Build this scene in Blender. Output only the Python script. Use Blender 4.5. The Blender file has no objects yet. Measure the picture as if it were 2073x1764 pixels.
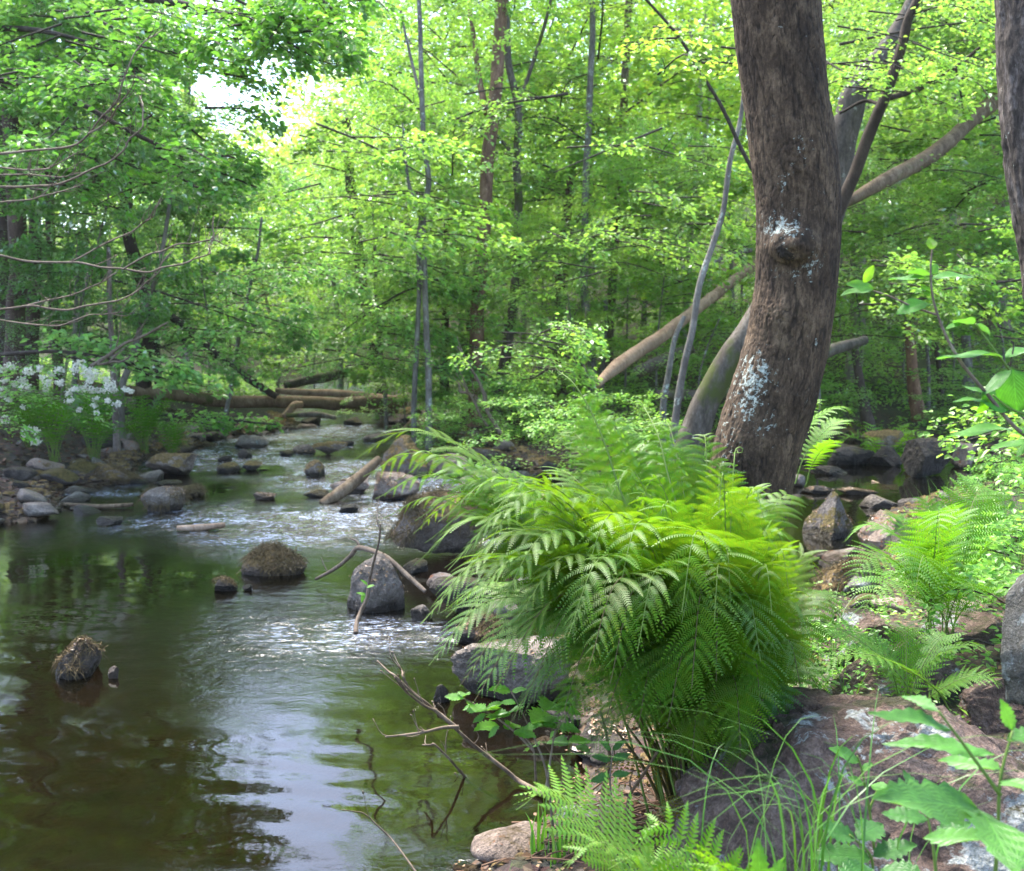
import bpy, math, random
import numpy as np
from mathutils import Vector

scene = bpy.context.scene
# ------------------------------------------------------------------ camera
F_PX, W_PX, CX, CY, HORIZON = 1949.0, 2073.0, 1036.5, 882.0, 680.0
CAM_H = 1.45
PITCH = math.atan((CY - HORIZON) / F_PX)
cam_data = bpy.data.cameras.new('camera')
cam_data.sensor_width = 36.0
cam_data.lens = 36.0 * F_PX / W_PX
cam_data.clip_start = 0.05
cam_data.clip_end = 2000
cam_data.dof.use_dof = True
cam_data.dof.focus_distance = 2.85
cam_data.dof.aperture_fstop = 5.6
cam_data.dof.aperture_blades = 9
cam = bpy.data.objects.new('camera', cam_data)
cam.location = (0, 0, CAM_H)
cam.rotation_euler = (math.radians(90) - PITCH, 0, 0)
scene.collection.objects.link(cam)
scene.camera = cam

# ------------------------------------------------------------------ light
SUN_ELEV, SUN_AZ = math.radians(60), math.radians(-35)   # azimuth from +Y (view direction), negative = left
world = bpy.data.worlds.new('World')
scene.world = world
world.use_nodes = True
wn = world.node_tree
bg = wn.nodes['Background']
sky = wn.nodes.new('ShaderNodeTexSky')
sky.sky_type = 'NISHITA'
sky.sun_disc = False
sky.sun_elevation = SUN_ELEV
sky.sun_rotation = SUN_AZ
sky.air_density = 0.8
sky.dust_density = 1.5
sky.ozone_density = 1.0
wn.links.new(sky.outputs[0], bg.inputs[0])
bg.inputs[1].default_value = 0.15
sun_d = bpy.data.lights.new('sun', 'SUN')
sun_d.energy = 2.9
sun_d.angle = math.radians(24)
sun_d.color = (1.0, 0.95, 0.86)
sun = bpy.data.objects.new('sun', sun_d)
sdir = Vector((math.sin(SUN_AZ) * math.cos(SUN_ELEV), math.cos(SUN_AZ) * math.cos(SUN_ELEV), math.sin(SUN_ELEV)))
sun.rotation_euler = sdir.to_track_quat('Z', 'Y').to_euler()
scene.collection.objects.link(sun)

scene.view_settings.view_transform = 'Standard'
scene.view_settings.look = 'None'
scene.view_settings.gamma = 1.0
scene.view_settings.use_curve_mapping = False
scene.view_settings.exposure = 2.6
scene.render.engine = 'CYCLES'
cy = scene.cycles
cy.use_denoising = True
cy.max_bounces = 9
cy.diffuse_bounces = 6
cy.glossy_bounces = 3
cy.transmission_bounces = 6
cy.transparent_max_bounces = 8
cy.caustics_reflective = False
cy.caustics_refractive = False
cy.sample_clamp_indirect = 6.0

# ------------------------------------------------------------------ helpers
rng = np.random.default_rng(7)
random.seed(7)
COL = scene.collection
cp, sp_ = math.cos(PITCH), math.sin(PITCH)

def ray(px, py):
    dx = (px - CX) / F_PX; dy = -(py - CY) / F_PX
    return np.array([dx, cp + dy * sp_, -sp_ + dy * cp])
def at(px, py, Y):
    """point of the world seen at (px, py) at distance Y in front of the camera"""
    r = ray(px, py); t = Y / r[1]
    return np.array([0, 0, CAM_H]) + r * t
def ground_at(px, py, z=0.0):
    r = ray(px, py); t = (z - CAM_H) / r[2]
    return np.array([0, 0, CAM_H]) + r * t

def _hash(ix, iy, iz, seed):
    n = (ix.astype(np.int64) * 73856093) ^ (iy.astype(np.int64) * 19349663) ^ (iz.astype(np.int64) * 83492791) ^ (seed * 2654435761)
    n = n & 0xffffffff
    n = (n ^ (n >> 13)) * 1274126177 & 0xffffffff
    n = (n ^ (n >> 16)) * 2246822519 & 0xffffffff
    n = n ^ (n >> 15)
    return (n & 0xffffff) / float(0xffffff)
def vnoise(p, seed=0):
    """smooth 3D value noise, -1..1"""
    p = np.asarray(p, float)
    i = np.floor(p).astype(np.int64); f = p - i
    u = f * f * (3 - 2 * f)
    r = 0
    for a in (0, 1):
        for b in (0, 1):
            for c in (0, 1):
                w = (u[:, 0] if a else 1 - u[:, 0]) * (u[:, 1] if b else 1 - u[:, 1]) * (u[:, 2] if c else 1 - u[:, 2])
                r = r + w * _hash(i[:, 0] + a, i[:, 1] + b, i[:, 2] + c, seed)
    return r * 2 - 1
def fbm(p, octv=4, seed=0, gain=0.5):
    p = np.asarray(p, float); r = 0; a = 1.0; s = 0
    for o in range(octv):
        r = r + a * vnoise(p * (2 ** o) + 17.3 * o, seed + o); s += a; a *= gain
    return r / s
def sstep(a, b, x):
    t = np.clip((x - a) / (b - a), 0, 1); return t * t * (3 - 2 * t)
def unit(v):
    v = np.asarray(v, float)
    return v / np.maximum(np.linalg.norm(v, axis=-1, keepdims=True), 1e-9)

class MB:
    def __init__(s):
        s.v = []; s.q = []; s.t = []; s.n = 0; s.attr = []
    def add(s, V, Q=None, T=None, A=None):
        V = np.asarray(V, float).reshape(-1, 3)
        s.v.append(V)
        if Q is not None and len(Q): s.q.append(np.asarray(Q, np.int64).reshape(-1, 4) + s.n)
        if T is not None and len(T): s.t.append(np.asarray(T, np.int64).reshape(-1, 3) + s.n)
        s.attr.append(np.zeros(len(V)) if A is None else np.asarray(A, float))
        s.n += len(V)
        return s
    def mesh(s, name, mat, smooth=True, attr=None):
        me = bpy.data.meshes.new(name)
        V = np.concatenate(s.v) if s.v else np.zeros((0, 3))
        Q = np.concatenate(s.q) if s.q else np.zeros((0, 4), int)
        T = np.concatenate(s.t) if s.t else np.zeros((0, 3), int)
        me.vertices.add(len(V)); me.vertices.foreach_set('co', V.astype(np.float32).ravel())
        nl = Q.size + T.size
        me.loops.add(nl); me.loops.foreach_set('vertex_index', np.concatenate([Q.ravel(), T.ravel()]).astype(np.int32))
        me.polygons.add(len(Q) + len(T))
        ls = np.concatenate([np.arange(len(Q)) * 4, Q.size + np.arange(len(T)) * 3])
        me.polygons.foreach_set('loop_start', ls.astype(np.int32))
        me.polygons.foreach_set('use_smooth', np.full(len(Q) + len(T), smooth))
        me.update(calc_edges=True)
        if attr:
            AA = np.concatenate(s.attr).astype(np.float32)
            if AA.ndim == 2: me.attributes.new(attr, 'FLOAT_VECTOR', 'POINT').data.foreach_set('vector', AA.ravel())
            else: me.attributes.new(attr, 'FLOAT', 'POINT').data.foreach_set('value', AA)
        if mat is not None: me.materials.append(mat)
        return me
    def obj(s, name, mat, parent=None, smooth=True, attr=None, kind=None):
        return link(name, s.mesh(name, mat, smooth, attr), parent, kind=kind)

def link(name, data, parent=None, loc=None, kind=None):
    o = bpy.data.objects.new(name, data)
    COL.objects.link(o)
    if parent is not None: o.parent = parent
    if loc is not None: o.location = loc
    if kind: o['kind'] = kind
    return o
def tag(o, label=None, cat=None, group=None, kind=None):
    if label: o['label'] = label
    if cat: o['category'] = cat
    if group: o['group'] = group
    if kind: o['kind'] = kind
    return o
def thing(name, label, cat, loc=(0, 0, 0), group=None, rz=0.0):
    o = link(name, None, loc=tuple(loc)); o.rotation_euler = (0, 0, rz)
    o.empty_display_size = 0.1
    return tag(o, label, cat, group)
def setparent_keep(ch, par):
    """meshes are written in world coordinates; the Empty stands at the base without rotation"""
    ch.parent = par
    ch.location = tuple(-np.array(par.location))

def catmull(P, n):
    P = np.asarray(P, float)
    if len(P) == 2: 
        t = np.linspace(0, 1, n)[:, None]; return P[0] * (1 - t) + P[1] * t
    Q = np.vstack([2 * P[0] - P[1], P, 2 * P[-1] - P[-2]])
    m = len(P) - 1
    u = np.linspace(0, m, n); k = np.minimum(u.astype(int), m - 1); t = (u - k)[:, None]
    a, b, c, d = Q[k], Q[k + 1], Q[k + 2], Q[k + 3]
    return 0.5 * (2 * b + (c - a) * t + (2 * a - 5 * b + 4 * c - d) * t ** 2 + (-a + 3 * b - 3 * c + d) * t ** 3)
def frames(P):
    T = unit(np.gradient(P, axis=0))
    ref = np.array([0, 1.0, 0]) if abs(T[0][1]) < 0.8 else np.array([0, 0, 1.0])
    N = np.zeros_like(T); n = ref - T[0] * np.dot(ref, T[0]); n /= np.linalg.norm(n)
    for i in range(len(T)):
        n = n - T[i] * np.dot(n, T[i]); n /= max(np.linalg.norm(n), 1e-9); N[i] = n
    return T, N, np.cross(T, N)
def tube(mb, P, R, sides=8, n=None, disp=None, caps=True, A=None, lump=0.0, seed=0):
    """tapered tube along the points P with radii R; lump = relative unevenness"""
    P = np.asarray(P, float); R = np.atleast_1d(np.asarray(R, float))
    if len(R) != len(P): R = np.interp(np.linspace(0, 1, len(P)), np.linspace(0, 1, max(len(R), 2)), R if len(R) > 1 else np.repeat(R, 2))
    if n:
        R = np.interp(np.linspace(0, 1, n), np.linspace(0, 1, len(R)), R); P = catmull(P, n)
    T, N, B = frames(P)
    th = np.linspace(0, 2 * np.pi, sides, endpoint=False)
    dirs = N[:, None, :] * np.cos(th)[None, :, None] + B[:, None, :] * np.sin(th)[None, :, None]
    rr = np.repeat(R[:, None], sides, 1)
    if lump:
        q = (P[:, None, :] + dirs * rr[..., None]).reshape(-1, 3)
        rr = rr * (1 + lump * fbm(q / max(R.max() * 2.5, 0.01), 3, seed).reshape(rr.shape))
    if disp is not None: rr = rr + disp(P, dirs, rr, th)
    V = (P[:, None, :] + dirs * rr[..., None]).reshape(-1, 3)
    m = len(P)
    i = np.arange(m - 1)[:, None] * sides; j = np.arange(sides)[None, :]; j2 = (j + 1) % sides
    Q = np.stack([i + j, i + j2, i + sides + j2, i + sides + j], -1).reshape(-1, 4)
    Tt = []
    if caps:
        V = np.vstack([V, P[0], P[-1]]); c0, c1 = m * sides, m * sides + 1
        jj = np.arange(sides)
        Tt = np.vstack([np.stack([(jj + 1) % sides, jj, np.full(sides, c0)], 1),
                        np.stack([(m - 1) * sides + jj, (m - 1) * sides + (jj + 1) % sides, np.full(sides, c1)], 1)])
    mb.add(V, Q, Tt, A)
    return P

# ------------------------------------------------------------------ materials
def new_mat(name):
    m = bpy.data.materials.new(name); m.use_nodes = True
    nt = m.node_tree; nt.nodes.clear()
    out = nt.nodes.new('ShaderNodeOutputMaterial')
    return m, nt, out
class G:
    """tiny node-graph helper"""
    def __init__(s, nt): s.nt = nt
    def n(s, typ, **kw):
        nd = s.nt.nodes.new(typ)
        for k, v in kw.items():
            if k.startswith('i_'):
                key = k[2:]; key = int(key) if key.isdigit() else key.replace('_', ' ')
                if isinstance(v, bpy.types.NodeSocket): s.nt.links.new(v, nd.inputs[key])
                else: nd.inputs[key].default_value = v
            else: setattr(nd, k, v)
        return nd
    def link(s, a, b): s.nt.links.new(a, b)
    def noise(s, vec, scale, detail=4, rough=0.55, dist=0.0, out=0):
        return s.n('ShaderNodeTexNoise', i_Vector=vec, i_Scale=scale, i_Detail=detail, i_Roughness=rough, i_Distortion=dist).outputs[out]
    def ramp(s, fac, stops, interp='LINEAR'):
        r = s.n('ShaderNodeValToRGB', i_0=fac); cr = r.color_ramp; cr.interpolation = interp
        while len(cr.elements) < len(stops): cr.elements.new(0.5)
        for e, (p, c) in zip(cr.elements, stops):
            e.position = p; e.color = tuple(c) + (1,) if len(c) == 3 else c
        return r.outputs[0]
    def val(s, fac, a, b, lo=0.0, hi=1.0):
        return s.n('ShaderNodeMapRange', i_0=fac, i_1=a, i_2=b, i_3=lo, i_4=hi).outputs[0]
    def mix(s, fac, a, b, mode='MIX'):
        nd = s.nt.nodes.new('ShaderNodeMix'); nd.data_type = 'RGBA'; nd.blend_type = mode
        for idx, v in ((0, fac), (6, a), (7, b)):
            if isinstance(v, bpy.types.NodeSocket): s.nt.links.new(v, nd.inputs[idx])
            elif idx == 0: nd.inputs[0].default_value = v
            else: nd.inputs[idx].default_value = tuple(v) + (1,) if len(v) == 3 else v
        return nd.outputs[2]
    def math(s, op, a, b=0.0, clamp=False):
        nd = s.nt.nodes.new('ShaderNodeMath'); nd.operation = op; nd.use_clamp = clamp
        for idx, v in ((0, a), (1, b)):
            if isinstance(v, bpy.types.NodeSocket): s.nt.links.new(v, nd.inputs[idx])
            else: nd.inputs[idx].default_value = v
        return nd.outputs[0]
    def mapping(s, vec, scale=(1, 1, 1)):
        return s.n('ShaderNodeMapping', i_Vector=vec, i_Scale=scale).outputs[0]
    def bump(s, h, strength=0.5, dist=0.02, normal=None):
        nd = s.n('ShaderNodeBump', i_Height=h, i_Strength=strength, i_Distance=dist)
        if normal is not None: s.link(normal, nd.inputs['Normal'])
        return nd.outputs[0]

def leaf_material(name, top, trans, gloss=0.08, rough=0.45, vary=0.35, tmix=0.45, use_objcolor=True, veins=False):
    m, nt, out = new_mat(name); g = G(nt)
    nrm = None
    if veins:
        vv = g.n('ShaderNodeSeparateXYZ', i_0=g.n('ShaderNodeAttribute', attribute_name='leafuv').outputs['Vector'])
        ph = g.math('SUBTRACT', g.math('MULTIPLY', vv.outputs[0], 62.0), g.math('MULTIPLY', vv.outputs[1], 34.0))
        ridge = g.math('POWER', g.math('ABSOLUTE', g.math('SINE', g.math('MULTIPLY', ph, 0.5))), 0.6)
        midr = g.val(vv.outputs[1], 0.0, 0.07)
        blot = g.noise(g.n('ShaderNodeTexCoord').outputs['Object'], 90, 4, 0.6)
        height_ = g.math('MULTIPLY', ridge, midr)
        nrm = g.bump(height_, 0.6, 0.0016)
        shade = g.math('MULTIPLY', g.val(height_, 0.0, 0.5, 1.5, 1.0), g.val(blot, 0.3, 0.7, 0.8, 1.2))
    geo = g.n('ShaderNodeNewGeometry')
    rnd = geo.outputs['Random Per Island']
    hsv_v = g.val(rnd, 0, 1, 1 - vary, 1 + vary)
    r2 = g.math('FRACT', g.math('MULTIPLY', rnd, 37.7))
    hue = g.val(r2, 0, 1, 0.485, 0.515)
    def tinted(c):
        h = g.n('ShaderNodeHueSaturation', i_Hue=hue, i_Saturation=1.0, i_Value=hsv_v, i_Color=tuple(c) + (1,)).outputs[0]
        if use_objcolor:
            oi = g.n('ShaderNodeObjectInfo').outputs['Color']
            h = g.mix(1.0, h, oi, 'MULTIPLY')
        if veins: h = g.mix(1.0, h, g.n('ShaderNodeCombineColor', i_0=shade, i_1=shade, i_2=shade).outputs[0], 'MULTIPLY')
        return h
    d = g.n('ShaderNodeBsdfDiffuse', i_Color=tinted(top)).outputs[0]
    t = g.n('ShaderNodeBsdfTranslucent', i_Color=tinted(trans)).outputs[0]
    mx = g.n('ShaderNodeMixShader', i_0=tmix, i_1=d, i_2=t).outputs[0]
    gl = g.n('ShaderNodeBsdfGlossy', i_Color=(1, 1, 1, 1), i_Roughness=rough).outputs[0]
    if nrm is not None:
        for nd in nt.nodes:
            if nd.type in ('BSDF_DIFFUSE', 'BSDF_GLOSSY'): g.link(nrm, nd.inputs['Normal'])
    lw = g.n('ShaderNodeLayerWeight', i_Blend=0.35).outputs['Fresnel']
    fac = g.math('MULTIPLY', lw, gloss * 4)
    fac = g.math('MINIMUM', g.math('ADD', fac, gloss * 0.4), 0.5)
    fin = g.n('ShaderNodeMixShader', i_0=fac, i_1=mx, i_2=gl).outputs[0]
    g.link(fin, out.inputs[0])
    return m

M = {}
M['leaf'] = leaf_material('leaf_green', (0.135, 0.27, 0.05), (0.31, 0.53, 0.08), gloss=0.055, rough=0.42, tmix=0.55)
M['frond'] = leaf_material('fern_green', (0.082, 0.185, 0.012), (0.18, 0.36, 0.012), gloss=0.008, rough=0.6, vary=0.12, tmix=0.42)
M['bigleaf'] = leaf_material('broad_leaf_green', (0.075, 0.165, 0.03), (0.17, 0.33, 0.02), gloss=0.05, rough=0.42, vary=0.2, veins=True)
M['grass'] = leaf_material('grass_green', (0.075, 0.17, 0.025), (0.13, 0.27, 0.02), gloss=0.05, vary=0.3)
M['petal'] = leaf_material('white_petal', (0.84, 0.80, 0.70), (0.5, 0.5, 0.40), gloss=0.02, vary=0.1)
M['deadleaf'] = leaf_material('dead_leaf', (0.10, 0.058, 0.034), (0.05, 0.022, 0.01), gloss=0.03, vary=0.6, tmix=0.15)
M['scale'] = leaf_material('tan_bud_scale', (0.27, 0.17, 0.10), (0.08, 0.045, 0.015), gloss=0.02, vary=0.4, tmix=0.1)

def simple_mat(name, col, rough=0.8, spec=0.3):
    m, nt, out = new_mat(name); g = G(nt)
    b = g.n('ShaderNodeBsdfPrincipled', i_Base_Color=tuple(col) + (1,), i_Roughness=rough)
    b.inputs['Specular IOR Level'].default_value = spec
    g.link(b.outputs[0], out.inputs[0]); return m

def bark_material(name, dark, mid, light, scale=1.0, lichen=0.0, moss=0.0, bump=0.6, attr=False, objcolor=False, lich_col=(0.42, 0.46, 0.40)):
    m, nt, out = new_mat(name); g = G(nt)
    tc = g.n('ShaderNodeTexCoord').outputs['Object']
    v1 = g.mapping(tc, (16 * scale, 16 * scale, 5.5 * scale))
    v2 = g.mapping(tc, (70 * scale, 70 * scale, 30 * scale))
    n1 = g.noise(v1, 1.0, 6, 0.6, 0.6)
    n2 = g.noise(v2, 1.0, 5, 0.65, 0.3)
    n3 = g.noise(tc, 3.0 * scale, 3)
    f = g.math('ADD', g.math('MULTIPLY', n1, 0.55), g.math('MULTIPLY', n2, 0.45))
    col = g.ramp(f, [(0.34, dark), (0.50, mid), (0.68, light)])
    col = g.mix(g.val(n3, 0.35, 0.7, 0.0, 0.6), col, dark)
    if moss:
        nm = g.noise(tc, 2.2 * scale, 4, 0.7)
        col = g.mix(g.val(nm, 0.62 - moss * 0.25, 0.70 - moss * 0.25), col, (0.055, 0.065, 0.015))
    if attr:
        av = g.n('ShaderNodeSeparateXYZ', i_0=g.n('ShaderNodeAttribute', attribute_name='lichen').outputs['Vector'])
        a = av.outputs[0]; crack = av.outputs[1]
        fine = g.noise(tc, 160, 5, 0.75)
        col = g.mix(g.val(fine, 0.35, 0.7, 0.0, 0.75), col, g.mix(1.0, col, (1.9, 1.8, 1.7), 'MULTIPLY'))
        col = g.mix(g.val(crack, 0.25, 0.9, 0.0, 0.8), col, (0.012, 0.008, 0.005))
        nl = g.noise(tc, 55, 5, 0.75)
        fac = g.val(g.math('ADD', a, g.math('MULTIPLY', g.math('SUBTRACT', nl, 0.5), 2.4)), 0.46, 0.60)
        lc = g.ramp(g.noise(tc, 130, 3), [(0.35, (0.16, 0.18, 0.15)), (0.6, (0.34, 0.37, 0.33))])
        col = g.mix(fac, col, lc)
    elif lichen:
        nl = g.noise(tc, 9 * scale, 7, 0.75)
        col = g.mix(g.val(nl, 0.66 - lichen * 0.2, 0.70 - lichen * 0.2), col, lich_col)
    if objcolor:
        col = g.mix(1.0, col, g.n('ShaderNodeObjectInfo').outputs['Color'], 'MULTIPLY')
    b = g.n('ShaderNodeBsdfPrincipled', i_Base_Color=col, i_Roughness=0.85)
    b.inputs['Specular IOR Level'].default_value = 0.25
    h = g.math('ADD', g.math('MULTIPLY', n1, 0.6), g.math('MULTIPLY', n2, 0.5))
    g.link(g.bump(h, bump, 0.012 / scale), b.inputs['Normal'])
    g.link(b.outputs[0], out.inputs[0]); return m
M['bark_main'] = bark_material('fissured_brown_bark', (0.010, 0.006, 0.004), (0.060, 0.039, 0.023), (0.155, 0.108, 0.068), 1.6, attr=True, bump=1.0)
M['bark_brown'] = bark_material('brown_bark', (0.045, 0.030, 0.022), (0.12, 0.085, 0.065), (0.24, 0.19, 0.155), 0.8, lichen=0.15, objcolor=True)
M['bark_grey'] = bark_material('grey_bark', (0.06, 0.052, 0.045), (0.17, 0.15, 0.13), (0.34, 0.32, 0.29), 0.9, lichen=0.35, objcolor=True)
M['bark_moss'] = bark_material('mossy_bark', (0.03, 0.024, 0.018), (0.11, 0.09, 0.07), (0.24, 0.21, 0.18), 0.8, lichen=0.15, moss=0.45)
M['bark_birch'] = bark_material('pale_birch_bark', (0.16, 0.13, 0.10), (0.36, 0.32, 0.28), (0.55, 0.51, 0.47), 0.8, bump=0.3, objcolor=True)
M['log'] = bark_material('weathered_log', (0.055, 0.035, 0.02), (0.17, 0.115, 0.07), (0.33, 0.25, 0.17), 0.7, moss=0.15, bump=0.6)
M['log_pale'] = bark_material('stripped_pale_log', (0.12, 0.075, 0.045), (0.34, 0.22, 0.14), (0.55, 0.40, 0.29), 0.6, moss=0.1, bump=0.5)
M['twig'] = bark_material('pale_brown_twig', (0.07, 0.05, 0.035), (0.17, 0.125, 0.09), (0.30, 0.24, 0.19), 3, bump=0.2)
M['twig_dark'] = bark_material('dark_twig', (0.02, 0.015, 0.012), (0.05, 0.038, 0.03), (0.12, 0.10, 0.085), 3, bump=0.2)
M['stem'] = simple_mat('green_stem', (0.11, 0.17, 0.03), 0.6)
M['stem_base'] = simple_mat('brown_stem_base', (0.075, 0.06, 0.018), 0.6)

def rock_material(name, dark, mid, light, moss=0.0, lichen=0.0, moss_col=(0.10, 0.075, 0.02), tint=None, orange=0.0):
    m, nt, out = new_mat(name); g = G(nt)
    tc = g.n('ShaderNodeTexCoord').outputs['Object']
    geo = g.n('ShaderNodeNewGeometry')
    pos = geo.outputs['Position']
    n0 = g.noise(pos, 2.3, 5, 0.6, 0.4); n1 = g.noise(pos, 11, 7, 0.68, 0.3); n2 = g.noise(pos, 70, 5, 0.7)
    f = g.math('ADD', g.math('MULTIPLY', n0, 0.3), g.math('ADD', g.math('MULTIPLY', n1, 0.4), g.math('MULTIPLY', n2, 0.3)))
    col = g.ramp(f, [(0.36, dark), (0.50, mid), (0.62, light)])
    # mineral grains
    vz = g.n('ShaderNodeTexVoronoi', i_Vector=pos, i_Scale=230.0).outputs['Color']
    col = g.mix(0.22, col, g.mix(1.0, col, g.ramp(vz, [(0.25, (0.35, 0.33, 0.32)), (0.8, (1.9, 1.8, 1.75))]), 'MULTIPLY'))
    if orange:
        no = g.noise(pos, 17, 5, 0.7)
        col = g.mix(g.val(no, 0.60 - orange * 0.1, 0.66 - orange * 0.1), col, (0.34, 0.13, 0.055))
    if lichen:
        nl = g.noise(pos, 6.5, 8, 0.72, 0.5)
        lc = g.ramp(g.noise(pos, 90, 3), [(0.35, (0.20, 0.22, 0.20)), (0.62, (0.46, 0.48, 0.47))])
        col = g.mix(g.val(nl, 0.67 - lichen * 0.18, 0.70 - lichen * 0.18, 0, 0.9), col, lc)
    rough = 0.82
    if moss:
        nz = g.n('ShaderNodeSeparateXYZ', i_0=geo.outputs['Normal']).outputs[2]
        nm = g.noise(pos, 5.0, 6, 0.7)
        s = g.math('ADD', g.math('MULTIPLY', nz, 0.35), nm)
        mc = g.ramp(g.noise(pos, 45, 4), [(0.3, tuple(0.45 * c for c in moss_col)), (0.7, tuple(1.5 * c for c in moss_col))])
        col = g.mix(g.val(s, 0.93 - moss * 0.5, 1.0 - moss * 0.5), col, mc)
    # the band that the stream keeps wet
    pz = g.n('ShaderNodeSeparateXYZ', i_0=pos).outputs[2]
    wz = g.math('ADD', pz, g.math('MULTIPLY', g.math('SUBTRACT', n1, 0.5), 0.09))
    wet = g.val(wz, 0.075, 0.035)
    col = g.mix(wet, col, g.mix(1.0, col, (0.24, 0.22, 0.20), 'MULTIPLY'))
    b = g.n('ShaderNodeBsdfPrincipled', i_Base_Color=col, i_Roughness=g.val(wet, 0, 1, rough, 0.28))
    b.inputs['Specular IOR Level'].default_value = 0.35
    g.link(g.bump(f, 1.0, 0.10), b.inputs['Normal'])
    g.link(b.outputs[0], out.inputs[0]); return m
M['rock_grey'] = rock_material('grey_rock', (0.065, 0.050, 0.038), (0.215, 0.178, 0.145), (0.40, 0.345, 0.30), lichen=0.15, moss=0.12)
M['rock_dark'] = rock_material('dark_wet_rock', (0.016, 0.012, 0.009), (0.05, 0.040, 0.032), (0.12, 0.10, 0.085), moss=0.25, moss_col=(0.06, 0.05, 0.015))
M['rock_moss'] = rock_material('mossy_rock', (0.05, 0.042, 0.036), (0.13, 0.11, 0.10), (0.26, 0.23, 0.21), moss=0.75)
M['rock_brownmoss'] = rock_material('brown_moss_rock', (0.07, 0.05, 0.036), (0.22, 0.17, 0.135), (0.40, 0.33, 0.28), moss=0.72, moss_col=(0.19, 0.125, 0.045))
M['rock_tan'] = rock_material('tan_rock', (0.10, 0.072, 0.055), (0.29, 0.22, 0.175), (0.48, 0.39, 0.33), moss=0.12, orange=0.15, moss_col=(0.12, 0.08, 0.03))
M['rock_boulder'] = rock_material('pinkish_boulder', (0.030, 0.019, 0.015), (0.14, 0.092, 0.072), (0.33, 0.24, 0.195), lichen=0.55, moss=0.18, moss_col=(0.05, 0.045, 0.018))
M['rock_lichen'] = rock_material('lichen_grey_rock', (0.06, 0.055, 0.045), (0.15, 0.14, 0.12), (0.27, 0.26, 0.235), lichen=0.5, moss=0.1)
# ------------------------------------------------------------------ the land
shore_px = [(0, 1060), (60, 1058), (112, 1040), (135, 1000), (270, 978), (290, 932), (400, 908), (430, 890), (560, 876), (600, 858), (575, 846)]
far_l = [(-4.2, 19.5), (-5.2, 24.0), (-6.5, 31)]
far_r = [(-4.7, 31), (-3.4, 24.0), (-2.2, 19.5)]
right_px = [(790, 845), (850, 874), (900, 888), (950, 905), (1010, 930), (1060, 955), (1180, 968), (1330, 940), (1400, 915), (1600, 902), (1650, 894), (1720, 890),
            (1800, 896), (1990, 930), (2200, 960), (2500, 975)]
near_px = [(2600, 1030), (2200, 1000), (1960, 992), (1880, 1015), (1800, 1045), (1755, 1110), (1705, 1175), (1610, 1215), (1450, 1262), (1200, 1300), (1130, 1340),
           (1105, 1400), (1125, 1480), (1150, 1560), (1110, 1625), (1040, 1690), (950, 1764), (880, 1860)]
poly = [ground_at(*p)[:2] for p in shore_px] + [np.array(p) for p in far_l + far_r] + [ground_at(*p)[:2] for p in right_px + near_px]
poly += [np.array((0.1, 1.2)), np.array((0.3, -4.0)), np.array((-6.5, -4.0)), np.array((-5.2, 2.0)), np.array((-4.6, 5.0))]
POLY = np.array(poly)

def water_sd(x, y):
    """signed distance to the shore line, positive on land"""
    p = np.stack([x, y], -1)
    p = p + 0.10 * np.stack([vnoise(np.stack([x * 1.7, y * 1.7, x * 0], -1), 3), vnoise(np.stack([x * 1.7, y * 1.7, x * 0 + 9], -1), 4)], -1)
    A, B = POLY, np.roll(POLY, -1, 0)
    best = np.full(len(p), 1e9); inside = np.zeros(len(p), bool)
    for a, b in zip(A, B):
        ab = b - a; t = np.clip(((p - a) @ ab) / max(ab @ ab, 1e-9), 0, 1)
        best = np.minimum(best, np.linalg.norm(p - a - t[:, None] * ab, axis=1))
        c = ((a[1] > p[:, 1]) != (b[1] > p[:, 1])) & (p[:, 0] < (b[0] - a[0]) * (p[:, 1] - a[1]) / (b[1] - a[1] + 1e-12) + a[0])
        inside ^= c
    return np.where(inside, -best, best)

def height(x, y):
    x = np.atleast_1d(np.asarray(x, float)); y = np.atleast_1d(np.asarray(y, float))
    sd = water_sd(x, y)
    q = np.stack([x, y, 0 * x], -1)
    n1 = fbm(q * 0.5, 4, 11); n2 = fbm(q * 3.0, 4, 12); n3 = fbm(q * 14, 3, 13)
    land = 0.10 * sstep(0, 0.25, sd) + 0.24 * sstep(0.2, 2.2, sd) + 0.10 * n1 * sstep(0.3, 2, sd) + 0.05 * n2 * sstep(0.05, 0.5, sd) + 0.012 * n3
    left = sstep(-2.0, -5.0, x) * sstep(3, 7, y)
    land = land + 0.34 * left * sstep(0.3, 2.2, sd) * sstep(14.0, 11.5, y)
    # hillsides that close the valley
    axis = -0.26 * y + 0.5
    r = np.maximum(0, x - axis - 2.5); l = np.maximum(0, axis - x - 3.0)
    rise = 0.22 * r * sstep(13, 26, y) + 0.12 * l * sstep(12, 30, y) + 0.13 * np.maximum(0, y - 26) 
    land = land + rise * sstep(0.5, 5, sd) * (1 + 0.15 * n1)
    bed = -0.05 - 0.30 * sstep(0, 0.9, -sd) + 0.07 * n2 + 0.02 * n3 - 0.12 * sstep(7, 3, y) * sstep(0.3, 1.5, -sd)
    return np.where(sd > 0, land, np.minimum(bed, 0.03 * n3 - 0.005))
def hz(x, y): return float(height(x, y)[0])

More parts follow.
